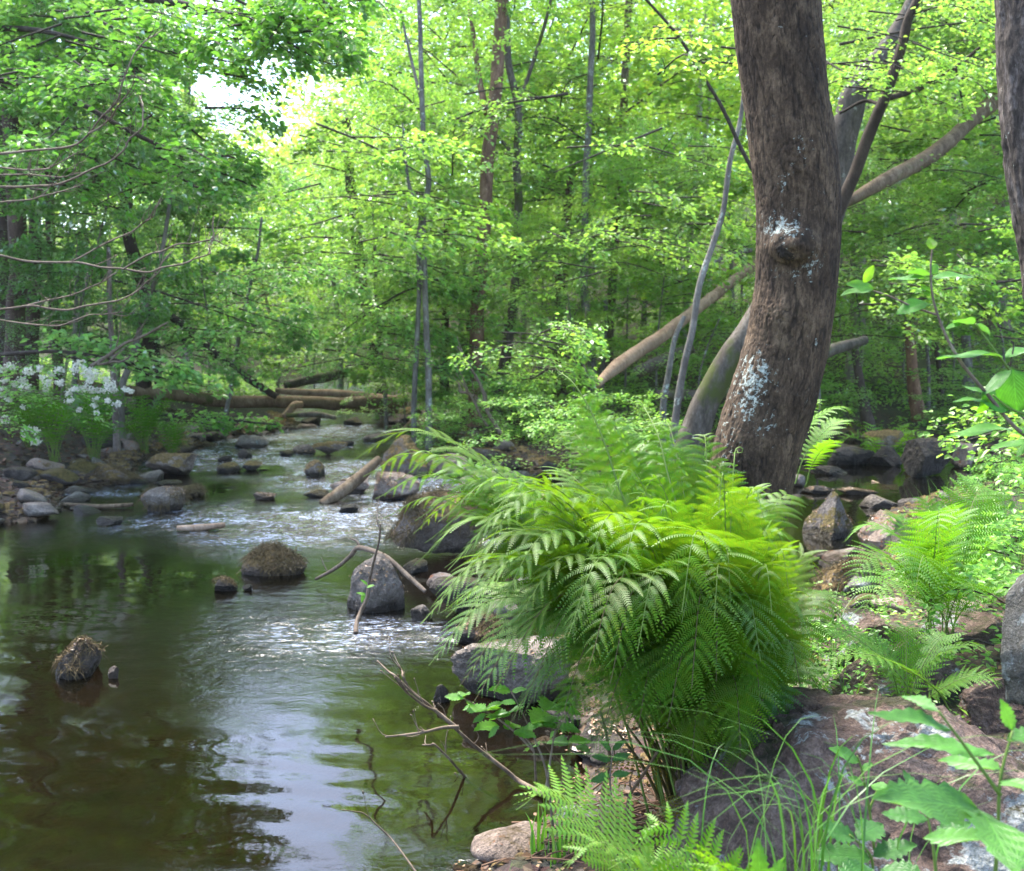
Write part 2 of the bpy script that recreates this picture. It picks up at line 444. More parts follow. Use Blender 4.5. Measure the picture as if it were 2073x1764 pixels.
def spaced(segs):
    out = []
    for a, b, st in segs: out.append(np.arange(a, b, st))
    return np.concatenate(out)
xs = spaced([(-70, -16, 1.5), (-16, -6, 0.25), (-6, -3, 0.09), (-3, 3.2, 0.045), (3.2, 7, 0.12), (7, 16, 0.3), (16, 70.1, 1.5)])
ys = spaced([(-6, 0, 0.5), (0, 1.2, 0.12), (1.2, 7, 0.045), (7, 13, 0.09), (13, 24, 0.22), (24, 100.1, 1.5)])
XX, YY = np.meshgrid(xs, ys)
HH = height(XX.ravel(), YY.ravel())
SD = water_sd(XX.ravel(), YY.ravel())
def grid_quads(nx, ny):
    i = np.arange(ny - 1)[:, None] * nx; j = np.arange(nx - 1)[None, :]
    return np.stack([i + j, i + j + 1, i + nx + j + 1, i + nx + j], -1).reshape(-1, 4)
mb = MB(); mb.add(np.stack([XX.ravel(), YY.ravel(), HH], 1), grid_quads(len(xs), len(ys)), A=SD)

m, nt, out = new_mat('forest_floor'); g = G(nt)
geo = g.n('ShaderNodeNewGeometry'); pos = geo.outputs['Position']
pz = g.n('ShaderNodeSeparateXYZ', i_0=pos).outputs[2]
n1 = g.noise(pos, 1.2, 5); n2 = g.noise(pos, 16, 6, 0.7); n3 = g.noise(pos, 60, 4, 0.7)
vor = g.n('ShaderNodeTexVoronoi', i_Vector=pos, i_Scale=26.0, i_Randomness=1.0).outputs['Color']
litter = g.ramp(g.math('ADD', g.math('MULTIPLY', n2, 0.6), g.math('MULTIPLY', n3, 0.4)), [(0.33, (0.014, 0.009, 0.006)), (0.5, (0.05, 0.032, 0.022)), (0.64, (0.12, 0.078, 0.053))])
litter = g.mix(0.5, litter, g.mix(1.0, litter, vor, 'MULTIPLY'))
green = g.ramp(n3, [(0.3, (0.02, 0.035, 0.01)), (0.7, (0.07, 0.12, 0.025))])
sdn = g.n('ShaderNodeAttribute', attribute_name='shore').outputs['Fac']
yv = g.n('ShaderNodeSeparateXYZ', i_0=pos).outputs[1]
gf = g.math('MULTIPLY', g.val(n1, 0.42, 0.62), g.val(yv, 9, 20, 0.25, 1.0))
gf = g.math('MULTIPLY', gf, g.val(sdn, 0.4, 1.2))
col = g.mix(gf, litter, green)
bedc = g.ramp(g.math('ADD', g.math('MULTIPLY', g.noise(pos, 7, 6, 0.7), 0.7), g.math('MULTIPLY', n3, 0.3)), [(0.36, (0.014, 0.009, 0.005)), (0.5, (0.05, 0.028, 0.013)), (0.62, (0.11, 0.055, 0.022)), (0.75, (0.20, 0.10, 0.04))])
wet = g.val(pz, 0.06, 0.0)
col = g.mix(wet, col, bedc)
b = g.n('ShaderNodeBsdfPrincipled', i_Base_Color=col, i_Roughness=g.val(wet, 0, 1, 0.9, 0.45))
g.link(g.bump(g.math('ADD', n2, g.math('MULTIPLY', n3, 0.6)), 0.8, 0.03), b.inputs['Normal'])
g.link(b.outputs[0], out.inputs[0]); M['ground'] = m
ground = mb.obj('ground', M['ground'], attr='shore', kind='structure')

# ------------------------------------------------------------------ water
def riffle_amount(x, y):
    q = np.stack([x, y, 0 * x], -1)
    band = sstep(5.6, 7.6, y) * (1 - 0.25 * sstep(11, 14, y)) * sstep(0.9, -0.6, x)
    band = band * (0.60 + 0.95 * fbm(q * np.array([1.1, 0.7, 1]), 3, 31))
    # quieter pool on the left bank and behind the flat stone
    band = band * (1 - 0.75 * sstep(-2.6, -3.6, x) * sstep(8.8, 7.8, y)) * (1 - 0.7 * np.exp(-(((x + 1.3) / 1.3) ** 2 + ((y - 12.0) / 0.55) ** 2)))
    mid = 0.30 * np.exp(-(((x + 1.1) / 0.6) ** 2 + ((y - 4.7) / 0.9) ** 2)) + 0.34 * np.exp(-(((x + 0.45) / 0.5) ** 2 + ((y - 4.55) / 0.35) ** 2))
    low = 0.28 * np.exp(-(((y - 2.55 - 0.25 * np.sin(x * 2.3)) / 0.16) ** 2)) * sstep(-1.35, -0.9, x)
    return np.clip(band + mid + low * (0.6 + 0.6 * vnoise(q * 3, 5)) + 0.07, 0.03, 1)
wx = spaced([(-14, -6, 0.25), (-6, -3.6, 0.06), (-3.6, 1.0, 0.022), (1.0, 4.5, 0.05), (4.5, 14, 0.4)])
wy = spaced([(-4.1, 1.6, 0.25), (1.6, 3.4, 0.018), (3.4, 6, 0.026), (6, 13, 0.040), (13, 18, 0.08), (18, 31, 0.4)])
WX, WY = np.meshgrid(wx, wy); X, Y = WX.ravel(), WY.ravel()
rf = riffle_amount(X, Y)
q = np.stack([X, Y, 0 * X], -1)
wz = 0.030 * np.maximum(rf - 0.1, 0) * fbm(q * np.array([4.5, 7, 1]) + 0.5 * vnoise(q * 2, 8)[:, None], 4, 41, 0.6) + 0.0012 * fbm(q * np.array([5, 9, 1]), 3, 45)
# rings of calm flow, V-shaped wakes and a small step in the riffle
wz = wz + 0.0010 * np.sin((Y + 0.3 * X) * 30 + 3 * vnoise(q * 1.5, 9)) * sstep(6, 4, Y) * 0.6
sdw = water_sd(X, Y)
keepv = sdw < 0.35
wm = MB()
Qd = grid_quads(len(wx), len(wy)); Qd = Qd[keepv[Qd].all(1)]
used = np.unique(Qd); remap = -np.ones(len(X), int); remap[used] = np.arange(len(used))
wm.add(np.stack([X, Y, wz], 1)[used], remap[Qd], A=rf[used])
m, nt, out = new_mat('stream_water'); g = G(nt)
geo = g.n('ShaderNodeNewGeometry'); pos = geo.outputs['Position']
a = g.math('MAXIMUM', g.math('SUBTRACT', g.n('ShaderNodeAttribute', attribute_name='riffle').outputs['Fac'], 0.10), 0.0)
nA = g.noise(g.mapping(pos, (9, 14, 1)), 1.0, 4, 0.62, 0.6)
nB = g.noise(g.mapping(pos, (34, 60, 1)), 1.0, 4, 0.6, 0.8)
nC = g.noise(g.mapping(pos, (3, 5, 1)), 1.0, 3, 0.5, 0.4)
patch = g.val(g.noise(pos, 1.6, 3, 0.6, 0.5), 0.40, 0.66, 0.10, 1.0)
h1 = g.math('MULTIPLY', nA, g.math('ADD', g.math('MULTIPLY', a, 0.046), g.math('MULTIPLY', patch, 0.00060)))
h2 = g.math('MULTIPLY', nB, g.math('ADD', g.math('MULTIPLY', a, 0.011), g.math('MULTIPLY', patch, 0.00018)))
h3 = g.math('MULTIPLY', nC, 0.0016)
hh = g.math('ADD', h1, g.math('ADD', h2, h3))
nrm = g.bump(hh, 1.0, 1.0)
fr = g.n('ShaderNodeFresnel', i_IOR=1.45, i_Normal=nrm).outputs[0]
fr = g.math('ADD', g.math('MULTIPLY', fr, 1.0), 0.02, True)
tr = g.n('ShaderNodeBsdfTransparent', i_Color=(0.30, 0.22, 0.11, 1)).outputs[0]
mur = g.n('ShaderNodeBsdfDiffuse', i_Color=(0.008, 0.007, 0.003, 1)).outputs[0]
body = g.n('ShaderNodeMixShader', i_0=0.30, i_1=tr, i_2=mur).outputs[0]
gl = g.n('ShaderNodeBsdfGlossy', i_Color=(1, 1, 1, 1), i_Roughness=0.02, i_Normal=nrm).outputs[0]
mx = g.n('ShaderNodeMixShader', i_0=fr, i_1=body, i_2=gl).outputs[0]
# broken white water; its bluish colour also paints in sky sparkle on the riffle
fo = g.noise(g.mapping(pos, (13, 40, 1)), 1.0, 6, 0.72, 1.6)
foam_sparkle = g.math('MULTIPLY', g.math('ADD', g.val(fo, 0.50, 0.66, -0.55, 1.0), g.val(g.noise(pos, 2.6, 4, 0.65, 0.8), 0.38, 0.58, -0.45, 0.50), True), g.val(a, 0.22, 0.50, 0, 0.85))
fd = g.n('ShaderNodeBsdfDiffuse', i_Color=(0.62, 0.70, 0.86, 1)).outputs[0]
fin = g.n('ShaderNodeMixShader', i_0=foam_sparkle, i_1=mx, i_2=fd).outputs[0]
g.link(fin, out.inputs[0]); M['water'] = m
water = wm.obj('water', M['water'], attr='riffle', kind='structure')

# ------------------------------------------------------------------ rocks
import bmesh
_ico = {}
def ico(sub):
    if sub not in _ico:
        bm = bmesh.new(); bmesh.ops.create_icosphere(bm, subdivisions=sub, radius=1.0)
        V = np.array([v.co[:] for v in bm.verts]); T = np.array([[v.index for v in f.verts] for f in bm.faces]); bm.free()
        _ico[sub] = (V, T)
    return _ico[sub]
def rock_shape(size, seed, sub=4, cuts=12, rough=0.12, peak=0.0, flat=0.0):
    V, T = ico(sub); V = V.copy(); r = np.random.default_rng(seed)
    for k in range(cuts):
        n = unit(r.normal(size=3) * np.array([1, 1, 0.8])); c = r.uniform(0.50, 0.84)
        d = V @ n - c
        V = V - np.where(d > 0, d * 0.97, 0)[:, None] * n
    if flat:
        V[:, 2] = np.where(V[:, 2] > flat, flat + (V[:, 2] - flat) * 0.25, V[:, 2])
    if peak:
        up = sstep(0, 1, V[:, 2]); V[:, 0] *= 1 - peak * up; V[:, 1] *= 1 - peak * up; V[:, 2] *= 1 + 0.4 * peak
    N = unit(V)
    V = V + N * (rough * 1.1 * fbm(V * 1.6 + seed, 4, seed, 0.6))[:, None] - N * (rough * 0.5 * np.abs(fbm(V * 3.1 + seed, 3, seed + 9, 0.6)))[:, None] + N * (rough * 0.42 * fbm(V * 8 + seed, 3, seed + 5, 0.65))[:, None]
    if sub >= 4: V = V + N * (rough * 0.16 * fbm(V * 19 + seed, 2, seed + 15, 0.6))[:, None]
    V = V * (np.array(size) / 2)
    return V, T
def rock(px, by, w, h, label, mat='rock_grey', seed=1, z=0.0, depth=0.8, sub=4, sink=0.35, rot=0.0, cat='rock', group=None, name='rock', moss=None, dz=0, **kw):
    """boulder whose waterline centre is seen at (px, by), w and h in photo pixels"""
    if z == 'g':
        z = 0.25
        for _ in range(4): bb = ground_at(px, by, z); z = hz(bb[0], bb[1]) - 0.02
    base = ground_at(px, by, z)
    Y = base[1]; W = w / F_PX * Y; H = h / F_PX * Y * 1.06
    full = H * (1 + sink)
    V, T = rock_shape((W * 1.06, W * depth, full * 1.1), seed, sub, **kw)
    c, s = math.cos(rot), math.sin(rot)
    V = np.stack([V[:, 0] * c - V[:, 1] * s, V[:, 0] * s + V[:, 1] * c, V[:, 2]], 1)
    top = V[:, 2].max()
    m_ = MB(); m_.add(V, T=T)
    o = m_.obj(name, M[mat], smooth=False)
    o.location = (base[0], base[1] + W * depth * 0.42, z + H - top + dz)
    return tag(o, label, cat, group)

def scatter_on(o, n, mat, sizes=(0.008, 0.016), name='fallen_scales', zmin=0.03, seed=0, hair=False, nzmin=0.25, length=0.05):
    """tan scales or dry moss hairs lying on a rock: one uncountable part"""
    me = o.data; r = np.random.default_rng(seed)
    V = np.empty(len(me.vertices) * 3); me.vertices.foreach_get('co', V); V = V.reshape(-1, 3)
    Nn = np.empty(len(me.vertices) * 3); me.vertices.foreach_get('normal', Nn); Nn = Nn.reshape(-1, 3)
    ok = np.where((V[:, 2] + o.location.z > zmin) & (Nn[:, 2] > nzmin))[0]
    if not len(ok): return
    # clumped
    key = fbm(V[ok] * 9 + seed, 2, seed); ok = ok[key > np.quantile(key, 0.45)]
    idx = r.choice(ok, n); P = V[idx] + r.normal(scale=0.006, size=(n, 3)) * [1, 1, 0.2]; N = Nn[idx]
    d = unit(np.cross(N, r.normal(size=(n, 3))))
    mb = MB()
    if hair:
        d = unit(d * 0.6 + N * 0.5 + np.array([0, 0, -0.35])); L = r.uniform(0.4, 1.2, n)[:, None] * length
        s = unit(np.cross(d, r.normal(size=(n, 3)))) * 0.0014
        a, b_, c_ = P, P + d * L * 0.5 + N * 0.006, P + d * L + np.array([0, 0, -0.3]) * L
        VV = np.stack([a - s, a + s, b_ + s, b_ - s, c_], 1).reshape(-1, 3); k = np.arange(n)[:, None] * 5
        mb.add(VV, k + np.array([[0, 1, 2, 3]]), k + np.array([[3, 2, 4]]))
    else:
        sz = r.uniform(*sizes, n)[:, None]; s = np.cross(N, d); up = N * 0.003
        VV = np.stack([P + up - d * sz, P + up * 2 + s * sz * 0.6, P + up + d * sz, P + up - s * sz * 0.6 + N * sz * 0.4], 1).reshape(-1, 3)
        k = np.arange(n)[:, None] * 4; mb.add(VV, k + np.array([[0, 1, 2, 3]]))
    return mb.obj(name, M[mat], parent=o, smooth=False, kind='stuff')

M['hair'] = simple_mat('dry_moss_hair', (0.13, 0.095, 0.05), 0.9, 0.1)
R = {}
def RK(key, *a, **k): R[key] = rock(*a, **k); return R[key]
# main stream, left and middle
RK('flatback', 335, 966, 122, 44, 'wide rounded brown-grey rock with a flat top, standing in the riffle left of centre', 'rock_brownmoss', 11, depth=0.6, flat=0.45)
RK('fringe', 323, 1037, 98, 46, 'rounded grey rock with a mossy fringe, just below the wide flat-topped rock', 'rock_grey', 12, depth=0.8)
RK('mound', 208, 982, 126, 40, 'low moss-brown mound of rock at the edge of the left pool', 'rock_brownmoss', 13, depth=0.6, cuts=3)
RK('edge', 22, 1003, 82, 45, 'blocky grey rock touching the left edge of the photo above the pool', 'rock_lichen', 14, depth=0.8)
RK('small1', 99, 990, 44, 30, 'small pointed grey stone between the left edge rock and the moss-brown mound', 'rock_grey', 15, peak=0.3)
RK('slab', 72, 1053, 92, 32, 'smooth dark slate-coloured rock on the near left shore', 'rock_grey', 16, depth=0.6, flat=0.4)
RK('upright', 36, 950, 44, 55, 'upright grey-green stone leaning on the left bank', 'rock_lichen', 17, z=0.12, peak=0.3)
RK('sub1', 218, 1066, 58, 16, 'low wet dark stone barely out of the water below the left pool', 'rock_dark', 18)
RK('far1', 498, 908, 82, 24, 'long low grey rock in the white water near the left bank', 'rock_grey', 19, depth=0.5)
RK('far2', 430, 893, 62, 17, 'pale low stone at the foot of the left bank above the riffle', 'rock_grey', 20, depth=0.5)
RK('far3', 663, 922, 80, 25, 'flat-topped brown rock in mid stream below the log', 'rock_brownmoss', 21, depth=0.5, flat=0.4)
RK('far4', 612, 920, 46, 18, 'small orange-brown stone touching the flat-topped brown rock', 'rock_tan', 22)
RK('far5', 455, 936, 36, 12, 'small dark stone furthest left of the cluster in the riffle', 'rock_dark', 23)
RK('far6', 505, 953, 46, 17, 'small mossy stone rightmost of the cluster in the riffle', 'rock_moss', 24)
RK('far7', 462, 958, 54, 19, 'dark mossy stone nearest the camera in the cluster in the riffle', 'rock_moss', 25)
RK('far8', 495, 930, 40, 19, 'dark conical stone at the back of the cluster in the riffle', 'rock_dark', 26, peak=0.3)
RK('far9', 633, 967, 60, 32, 'brown leaf-strewn rock in mid stream left of the driftwood', 'rock_brownmoss', 27)
RK('far10', 575, 925, 34, 12, 'mossy green stone below the dark pool in mid stream', 'rock_moss', 28)
RK('tanflat', 530, 1013, 56, 13, 'low stone covered in tan bud scales in mid riffle', 'rock_tan', 29)
RK('grassy', 548, 1166, 132, 52, 'moss-haired brown mound of rock in the middle of the stream', 'rock_brownmoss', 30, depth=0.7, cuts=4, sub=5, peak=0.25)
RK('darkwet', 448, 1200, 62, 24, 'dark wet mossy stone lower left of the moss-haired mound', 'rock_dark', 31)
RK('darkwet2', 500, 1198, 26, 12, 'tiny dark stone beside the dark wet stone', 'rock_dark', 32)
RK('near', 148, 1375, 104, 68, 'lone grey-black rock topped with tan scales in the brown near water', 'rock_dark', 33, depth=0.9, peak=0.3, sub=5)
RK('near2', 228, 1375, 24, 24, 'tiny reddish stone right of the lone rock in the near water', 'rock_tan', 34, sub=3)
RK('bar1', 330, 985, 60, 10, 'thin dark stone behind the rounded rock with fringe', 'rock_moss', 35)
RK('mosside', 372, 1008, 70, 22, 'green-brown mossy stone tucked behind the fringed grey rock', 'rock_moss', 36)
RK('bank1', 286, 893, 50, 18, 'tilted tan-grey slab low on the left bank', 'rock_lichen', 37, flat=0.3)
RK('bank2', 395, 884, 42, 22, 'round brown stone on the left bank behind the riffle', 'rock_brownmoss', 38)
RK('far11', 752, 896, 62, 16, 'low tan stone upstream of the pyramid-shaped rock', 'rock_tan', 39, depth=0.5)
RK('far12', 712, 862, 46, 15, 'dark stone in the current just below the log, right one', 'rock_dark', 40)
RK('far13', 628, 862, 50, 16, 'dark stone in the current just below the log, left one', 'rock_dark', 41)
RK('far14', 700, 905, 30, 12, 'dark leaf-dotted stone between the tan stone and flat-topped rock', 'rock_dark', 42)
RK('far15', 800, 858, 60, 18, 'black stone under the right end of the log', 'rock_dark', 43)
# right of the stream
RK('pyramid', 822, 968, 122, 80, 'pyramid-shaped rock with a brown mossy peak above the driftwood', 'rock_brownmoss', 50, depth=0.8, peak=0.45, sub=5)
RK('pyramid_r', 910, 968, 120, 44, 'broad grey-brown slab sloping away right of the pyramid-shaped rock', 'rock_tan', 51, depth=0.7, peak=0.2)
RK('orange', 788, 1014, 120, 52, 'tan rock speckled orange under the pyramid-shaped rock', 'rock_tan', 52, depth=0.7, sub=5)
RK('orange2', 705, 1000, 90, 36, 'pale tan rock left of the driftwood branch', 'rock_tan', 53, depth=0.6)
RK('low1', 640, 1010, 60, 16, 'low mossy stone at the foot of the driftwood branch', 'rock_moss', 54)
RK('bigmoss', 876, 1138, 215, 125, 'large brown-topped mossy boulder half hidden by the fern', 'rock_brownmoss', 255, depth=0.8, sub=5, flat=0.4, cuts=12)
RK('greyup', 752, 1240, 134, 108, 'upright angular grey rock with a bent branch across it', 'rock_grey', 56, depth=0.8, sub=5, peak=0.15, cuts=7)
RK('flatdark', 928, 1252, 150, 72, 'flat dark grey wet rock left of the fern', 'rock_dark', 57, depth=0.7, flat=0.4)
RK('cobble', 1012, 1280, 80, 62, 'grey cobble between the flat dark rock and the fern', 'rock_grey', 58)
RK('litter', 972, 1312, 100, 54, 'dark clod of rock covered in moss hair and tan scales', 'rock_dark', 59, sub=5)
RK('slabpale', 1050, 1432, 285, 115, 'large pale grey slab under the lower fern fronds', 'rock_grey', 60, depth=0.7, sub=5, flat=0.5, cuts=8)
RK('tiny', 893, 1424, 36, 34, 'tiny shiny dark stone at the left tip of the pale slab', 'rock_dark', 61)
RK('behindfern', 1200, 1120, 160, 70, 'grey stone seen through the fronds in the middle of the fern', 'rock_grey', 62)
RK('behindfern2', 1060, 1130, 120, 60, 'brown stone right of the large mossy boulder behind the fronds', 'rock_brownmoss', 63)
RK('litter2', 1230, 1560, 190, 75, 'dark mound littered with tan scales beside the fern stems', 'rock_dark', 64, depth=0.8, sub=5)
RK('litter3', 1290, 1640, 110, 60, 'grey stone low between the fern stems and the stream', 'rock_grey', 65)
for i_, (px_, by_, w_, h_, m_, lab_) in enumerate([
  (965, 1003, 92, 42, 'rock_tan', 'tan angular rock right of the orange-speckled one, behind the fern tip'),
  (1045, 988, 84, 32, 'rock_grey', 'flat grey rock on the shore left of the bright bush'),
  (1000, 1052, 112, 46, 'rock_brownmoss', 'brown mossy rock behind the upper left fern fronds'),
  (1105, 1040, 96, 40, 'rock_tan', 'tan rock seen behind the fern below the bright bush'),
  (705, 1040, 54, 16, 'rock_dark', 'low dark stone in front of the driftwood foot'),
  (850, 1258, 64, 28, 'rock_grey', 'small grey stone right of the upright angular rock'),
  (895, 1205, 96, 34, 'rock_tan', 'tan wedge of rock above the flat dark grey one'),
  (838, 1162, 70, 26, 'rock_moss', 'mossy stone at the foot of the large brown-topped boulder'),
  (985, 940, 80, 30, 'rock_brownmoss', 'brown rock on the shore right of the pyramid-shaped one'),
  (925, 925, 66, 24, 'rock_dark', 'dark wet stone behind the pyramid-shaped rock'),
  (1030, 955, 64, 22, 'rock_dark', 'dark stone at the foot of the bright bush'),
  (1090, 1215, 110, 50, 'rock_grey', 'grey rock showing under the left fronds of the big fern'),
  (1170, 1330, 120, 56, 'rock_brownmoss', 'brown rock in the shade right of the pale slab'),
  (1140, 1480, 90, 40, 'rock_dark', 'dark wet rock behind the small toothed shrub'),
  (1330, 1250, 120, 60, 'rock_grey', 'grey rock in the deep shade behind the big fern')]):
    RK('chain%d' % i_, px_, by_, w_, h_, lab_, m_, 120 + i_, depth=0.75, cuts=14)
# right pool
RK('poolpeak', 1700, 1092, 128, 88, 'pointed grey-brown rock in the middle of the right-hand pool', 'rock_moss', 70, depth=0.8, peak=0.35, sub=5)
RK('poolright', 1812, 1132, 145, 88, 'leaf-strewn brown rock right of the pointed pool rock', 'rock_tan', 71, depth=0.8, sub=5)
RK('poolflat', 1785, 1030, 92, 24, 'flat grey stone behind the pointed pool rock', 'rock_grey', 72, depth=0.5)
RK('poolflat2', 1850, 1032, 60, 22, 'round grey stone behind the leaf-strewn pool rock', 'rock_grey', 73, depth=0.5)
RK('pf1', 1735, 942, 110, 34, 'dark wet rock on the far side of the right pool', 'rock_dark', 74, depth=0.5)
RK('pf2', 1802, 945, 70, 38, 'grey blue wet rock beside the square brown block', 'rock_dark', 75)
RK('pf3', 1888, 968, 120, 74, 'large square dark brown block on the far bank of the right pool', 'rock_dark', 76, depth=0.6, sub=5, flat=0.5)
RK('pf4', 1960, 950, 70, 50, 'reddish brown rock right of the square brown block', 'rock_tan', 77)
RK('pf5', 1805, 905, 110, 32, 'flat brown rock on the debris shore behind the pool', 'rock_brownmoss', 78, z='g', depth=0.5)
RK('pf6', 1650, 940, 60, 22, 'black wet rock just right of the main trunk across the pool', 'rock_dark', 79)
RK('pf7', 1658, 1000, 84, 14, 'row of dark pebbly rock crossing the right pool', 'rock_dark', 80, depth=0.4)
RK('pf8', 1740, 1003, 90, 13, 'low leaf-dotted bar of rock crossing the right pool', 'rock_brownmoss', 81, depth=0.4)
RK('pf9', 1620, 985, 36, 22, 'round grey wet rock beside the trunk in the right pool', 'rock_grey', 82)
RK('pf10', 1690, 962, 80, 16, 'dark stone at the waterline in front of the far wet rock', 'rock_dark', 83)
RK('hairy', 1730, 1246, 150, 108, 'rock with rusty moss hair at the near edge of the right pool', 'rock_brownmoss', 84, depth=0.8, sub=5)
RK('rmid0', 1625, 1228, 60, 34, 'dark rounded stone between trunk and rusty moss rock', 'rock_dark', 85)
RK('rmid', 1760, 1360, 250, 105, 'brown rock below the rusty moss rock, behind the big boulder', 'rock_boulder', 86, z='g', depth=0.7, sub=5)
RK('rmid2', 1850, 1460, 330, 150, 'dark brown rock ridge directly behind the big foreground boulder', 'rock_boulder', 87, z='g', depth=0.5, sub=5)
RK('rmid3', 2075, 1500, 260, 110, 'reddish brown rock right behind the foreground boulder', 'rock_boulder', 188, z='g', depth=0.5, sub=5, cuts=6)
RK('rmid4', 1990, 1330, 200, 70, 'brown rock under the right-hand ferns', 'rock_boulder', 89, z='g', depth=0.7)

# the big foreground boulder: its own shape
V, T = ico(6); V = V.copy()
r_ = np.random.default_rng(5)
for n, c in [((-0.25, -0.75, 0.62), 0.62), ((0.38, 0.1, 0.92), 0.66), ((-0.9, -0.1, 0.35), 0.80), ((0.1, -0.98, 0.15), 0.80), ((0.2, 0.6, 0.75), 0.72), ((-0.45, 0.2, 0.85), 0.80), ((0.75, -0.5, 0.4), 0.85)]:
    n = unit(np.array(n)); d = V @ n - c; V = V - np.where(d > 0, d * 0.93, 0)[:, None] * n
N = unit(V)
V = V + N * (0.10 * fbm(V * 1.7 + 3, 5, 77, 0.55))[:, None] - N * (0.045 * np.abs(fbm(V * 4.2, 4, 79, 0.6)))[:, None] + N * (0.012 * fbm(V * 26, 3, 80, 0.6))[:, None]
V = V + N * (0.035 * fbm(V * 7, 4, 83, 0.75))[:, None] - N * (0.03 * (np.abs(vnoise(V * 3.1 + 0.4 * fbm(V * 5, 2, 3)[:, None], 86)) < 0.05))[:, None] - N * (0.03 * np.abs(fbm(V * 13, 3, 87, 0.7)))[:, None]
V = V * np.array([0.70, 0.50, 0.50])
mb = MB(); mb.add(V, T=T); o = mb.obj('boulder', M['rock_boulder'], smooth=False)
o.location = (1.02, 2.10, 0.17); o.rotation_euler = (0.05, 0.24, -0.15)
tag(o, 'big pinkish-brown boulder with pale lichen patches in the right foreground', 'boulder'); R['big'] = o
# grey boulder cut by the right edge
V, T = rock_shape((0.30, 0.4, 0.52), 92, 5, cuts=5, rough=0.06)
mb = MB(); mb.add(V, T=T); o = mb.obj('boulder', M['rock_lichen'])
p = at(2135, 1290, 2.55); o.location = tuple(p); o.rotation_euler = (0, 0.5, 0)
tag(o, 'leaning grey granite boulder with a lichen streak at the right edge', 'boulder')

for key, n, sd in [('fringe', 260, 1), ('mound', 260, 2), ('tanflat', 160, 3), ('near', 150, 4), ('orange', 500, 5), ('litter', 160, 6), ('litter2', 160, 7), ('grassy', 180, 8), ('far9', 90, 9),
                   ('poolright', 350, 10), ('poolpeak', 120, 11), ('greyup', 60, 12), ('bigmoss', 160, 13), ('slabpale', 40, 14), ('far4', 60, 15), ('flatback', 80, 16), ('pf8', 90, 17), ('pf7', 60, 18), ('litter3', 60, 19), ('rmid', 50, 20), ('hairy', 60, 21)]:
    scatter_on(R[key], n, 'scale', seed=sd, sizes=(0.006, 0.013))
for key, n, sd, L in [('grassy', 1500, 1, 0.09), ('fringe', 700, 2, 0.08), ('mound', 1100, 3, 0.09), ('litter', 900, 4, 0.06), ('near', 700, 5, 0.05), ('bigmoss', 2200, 6, 0.09), ('hairy', 1600, 7, 0.08), ('mosside', 500, 8, 0.08), ('darkwet', 300, 9, 0.05)]:
    scatter_on(R[key], n, 'hair', seed=sd + 40, hair=True, name='moss_hair', length=L, nzmin=-0.25 if key != 'grassy' else 0.0)

# small stones strewn along the shores: individuals sharing a few meshes
smalls = []
for k in range(7):
    V, T = rock_shape((1, 0.85, 0.6), 200 + k, 3, cuts=7, rough=0.09)
    mb = MB(); mb.add(V, T=T); smalls.append(mb.mesh('shore_stone', M[['rock_grey', 'rock_dark', 'rock_moss', 'rock_brownmoss', 'rock_dark', 'rock_lichen', 'rock_tan'][k]]))
r_ = np.random.default_rng(21); cnt = 0
def place_stones(n, x0, x1, y0, y1, sd0, sd1, s0, s1, label, group):
    cnt = 0; tries = 0
    while cnt < n and tries < 40:
        tries += 1
        x = r_.uniform(x0, x1, 400); y = r_.uniform(y0, y1, 400); sd = water_sd(x, y)
        for i in np.where((sd > sd0) & (sd < sd1))[0]:
            if cnt >= n: break
            s = r_.uniform(s0, s1) ** 1.0
            ki = r_.integers(7); o = link('shore_stone', smalls[ki], loc=(x[i], y[i], hz(x[i], y[i]) + 0.12 * s))
            o.scale = (s, s * r_.uniform(0.7, 1.1), s * r_.uniform(0.6, 1.0)); o.rotation_euler = (r_.normal() * 0.2, r_.normal() * 0.2, r_.uniform(0, 6.28))
            tag(o, label % ('smooth grey', 'blackish wet', 'green mossy', 'brown mossy', 'jagged black', 'lichen-spotted', 'tan orange-speckled')[ki], 'stone', group); cnt += 1
place_stones(84, -5.8, -2.0, 7.2, 15.5, -0.3, 0.6, 0.12, 0.42, 'small %s stone strewn along the foot of the left bank', 'loose stones along the left bank')
place_stones(44, -2.3, 1.2, 8.5, 17, -0.35, 0.4, 0.12, 0.38, 'small %s stone on the shore between stream and bright bush', 'loose stones along the middle bank')
place_stones(48, 1.6, 7.0, 6.0, 14, -0.5, 0.6, 0.10, 0.36, 'small %s stone around the far edge of the right pool', 'loose stones round the right pool')
place_stones(32, -3.8, -1.0, 12.5, 18, -2, -0.2, 0.12, 0.38, 'small %s stone breaking the white water below the log', 'stones in the upper riffle')
place_stones(34, -3.0, 0.2, 8.0, 13.0, -2, -0.4, 0.08, 0.26, 'small %s stone breaking the surface of the main riffle', 'stones in the main riffle')
place_stones(32, -0.4, 1.3, 2.2, 6.0, -0.15, 0.45, 0.05, 0.22, 'small %s stone at the water edge under the fern', 'loose stones under the fern')

place_stones(22, 1.0, 3.4, 2.6, 6.0, 0.1, 1.8, 0.08, 0.30, 'small %s stone on the ground right of the main trunk', 'stones on the ground right of the trunk')

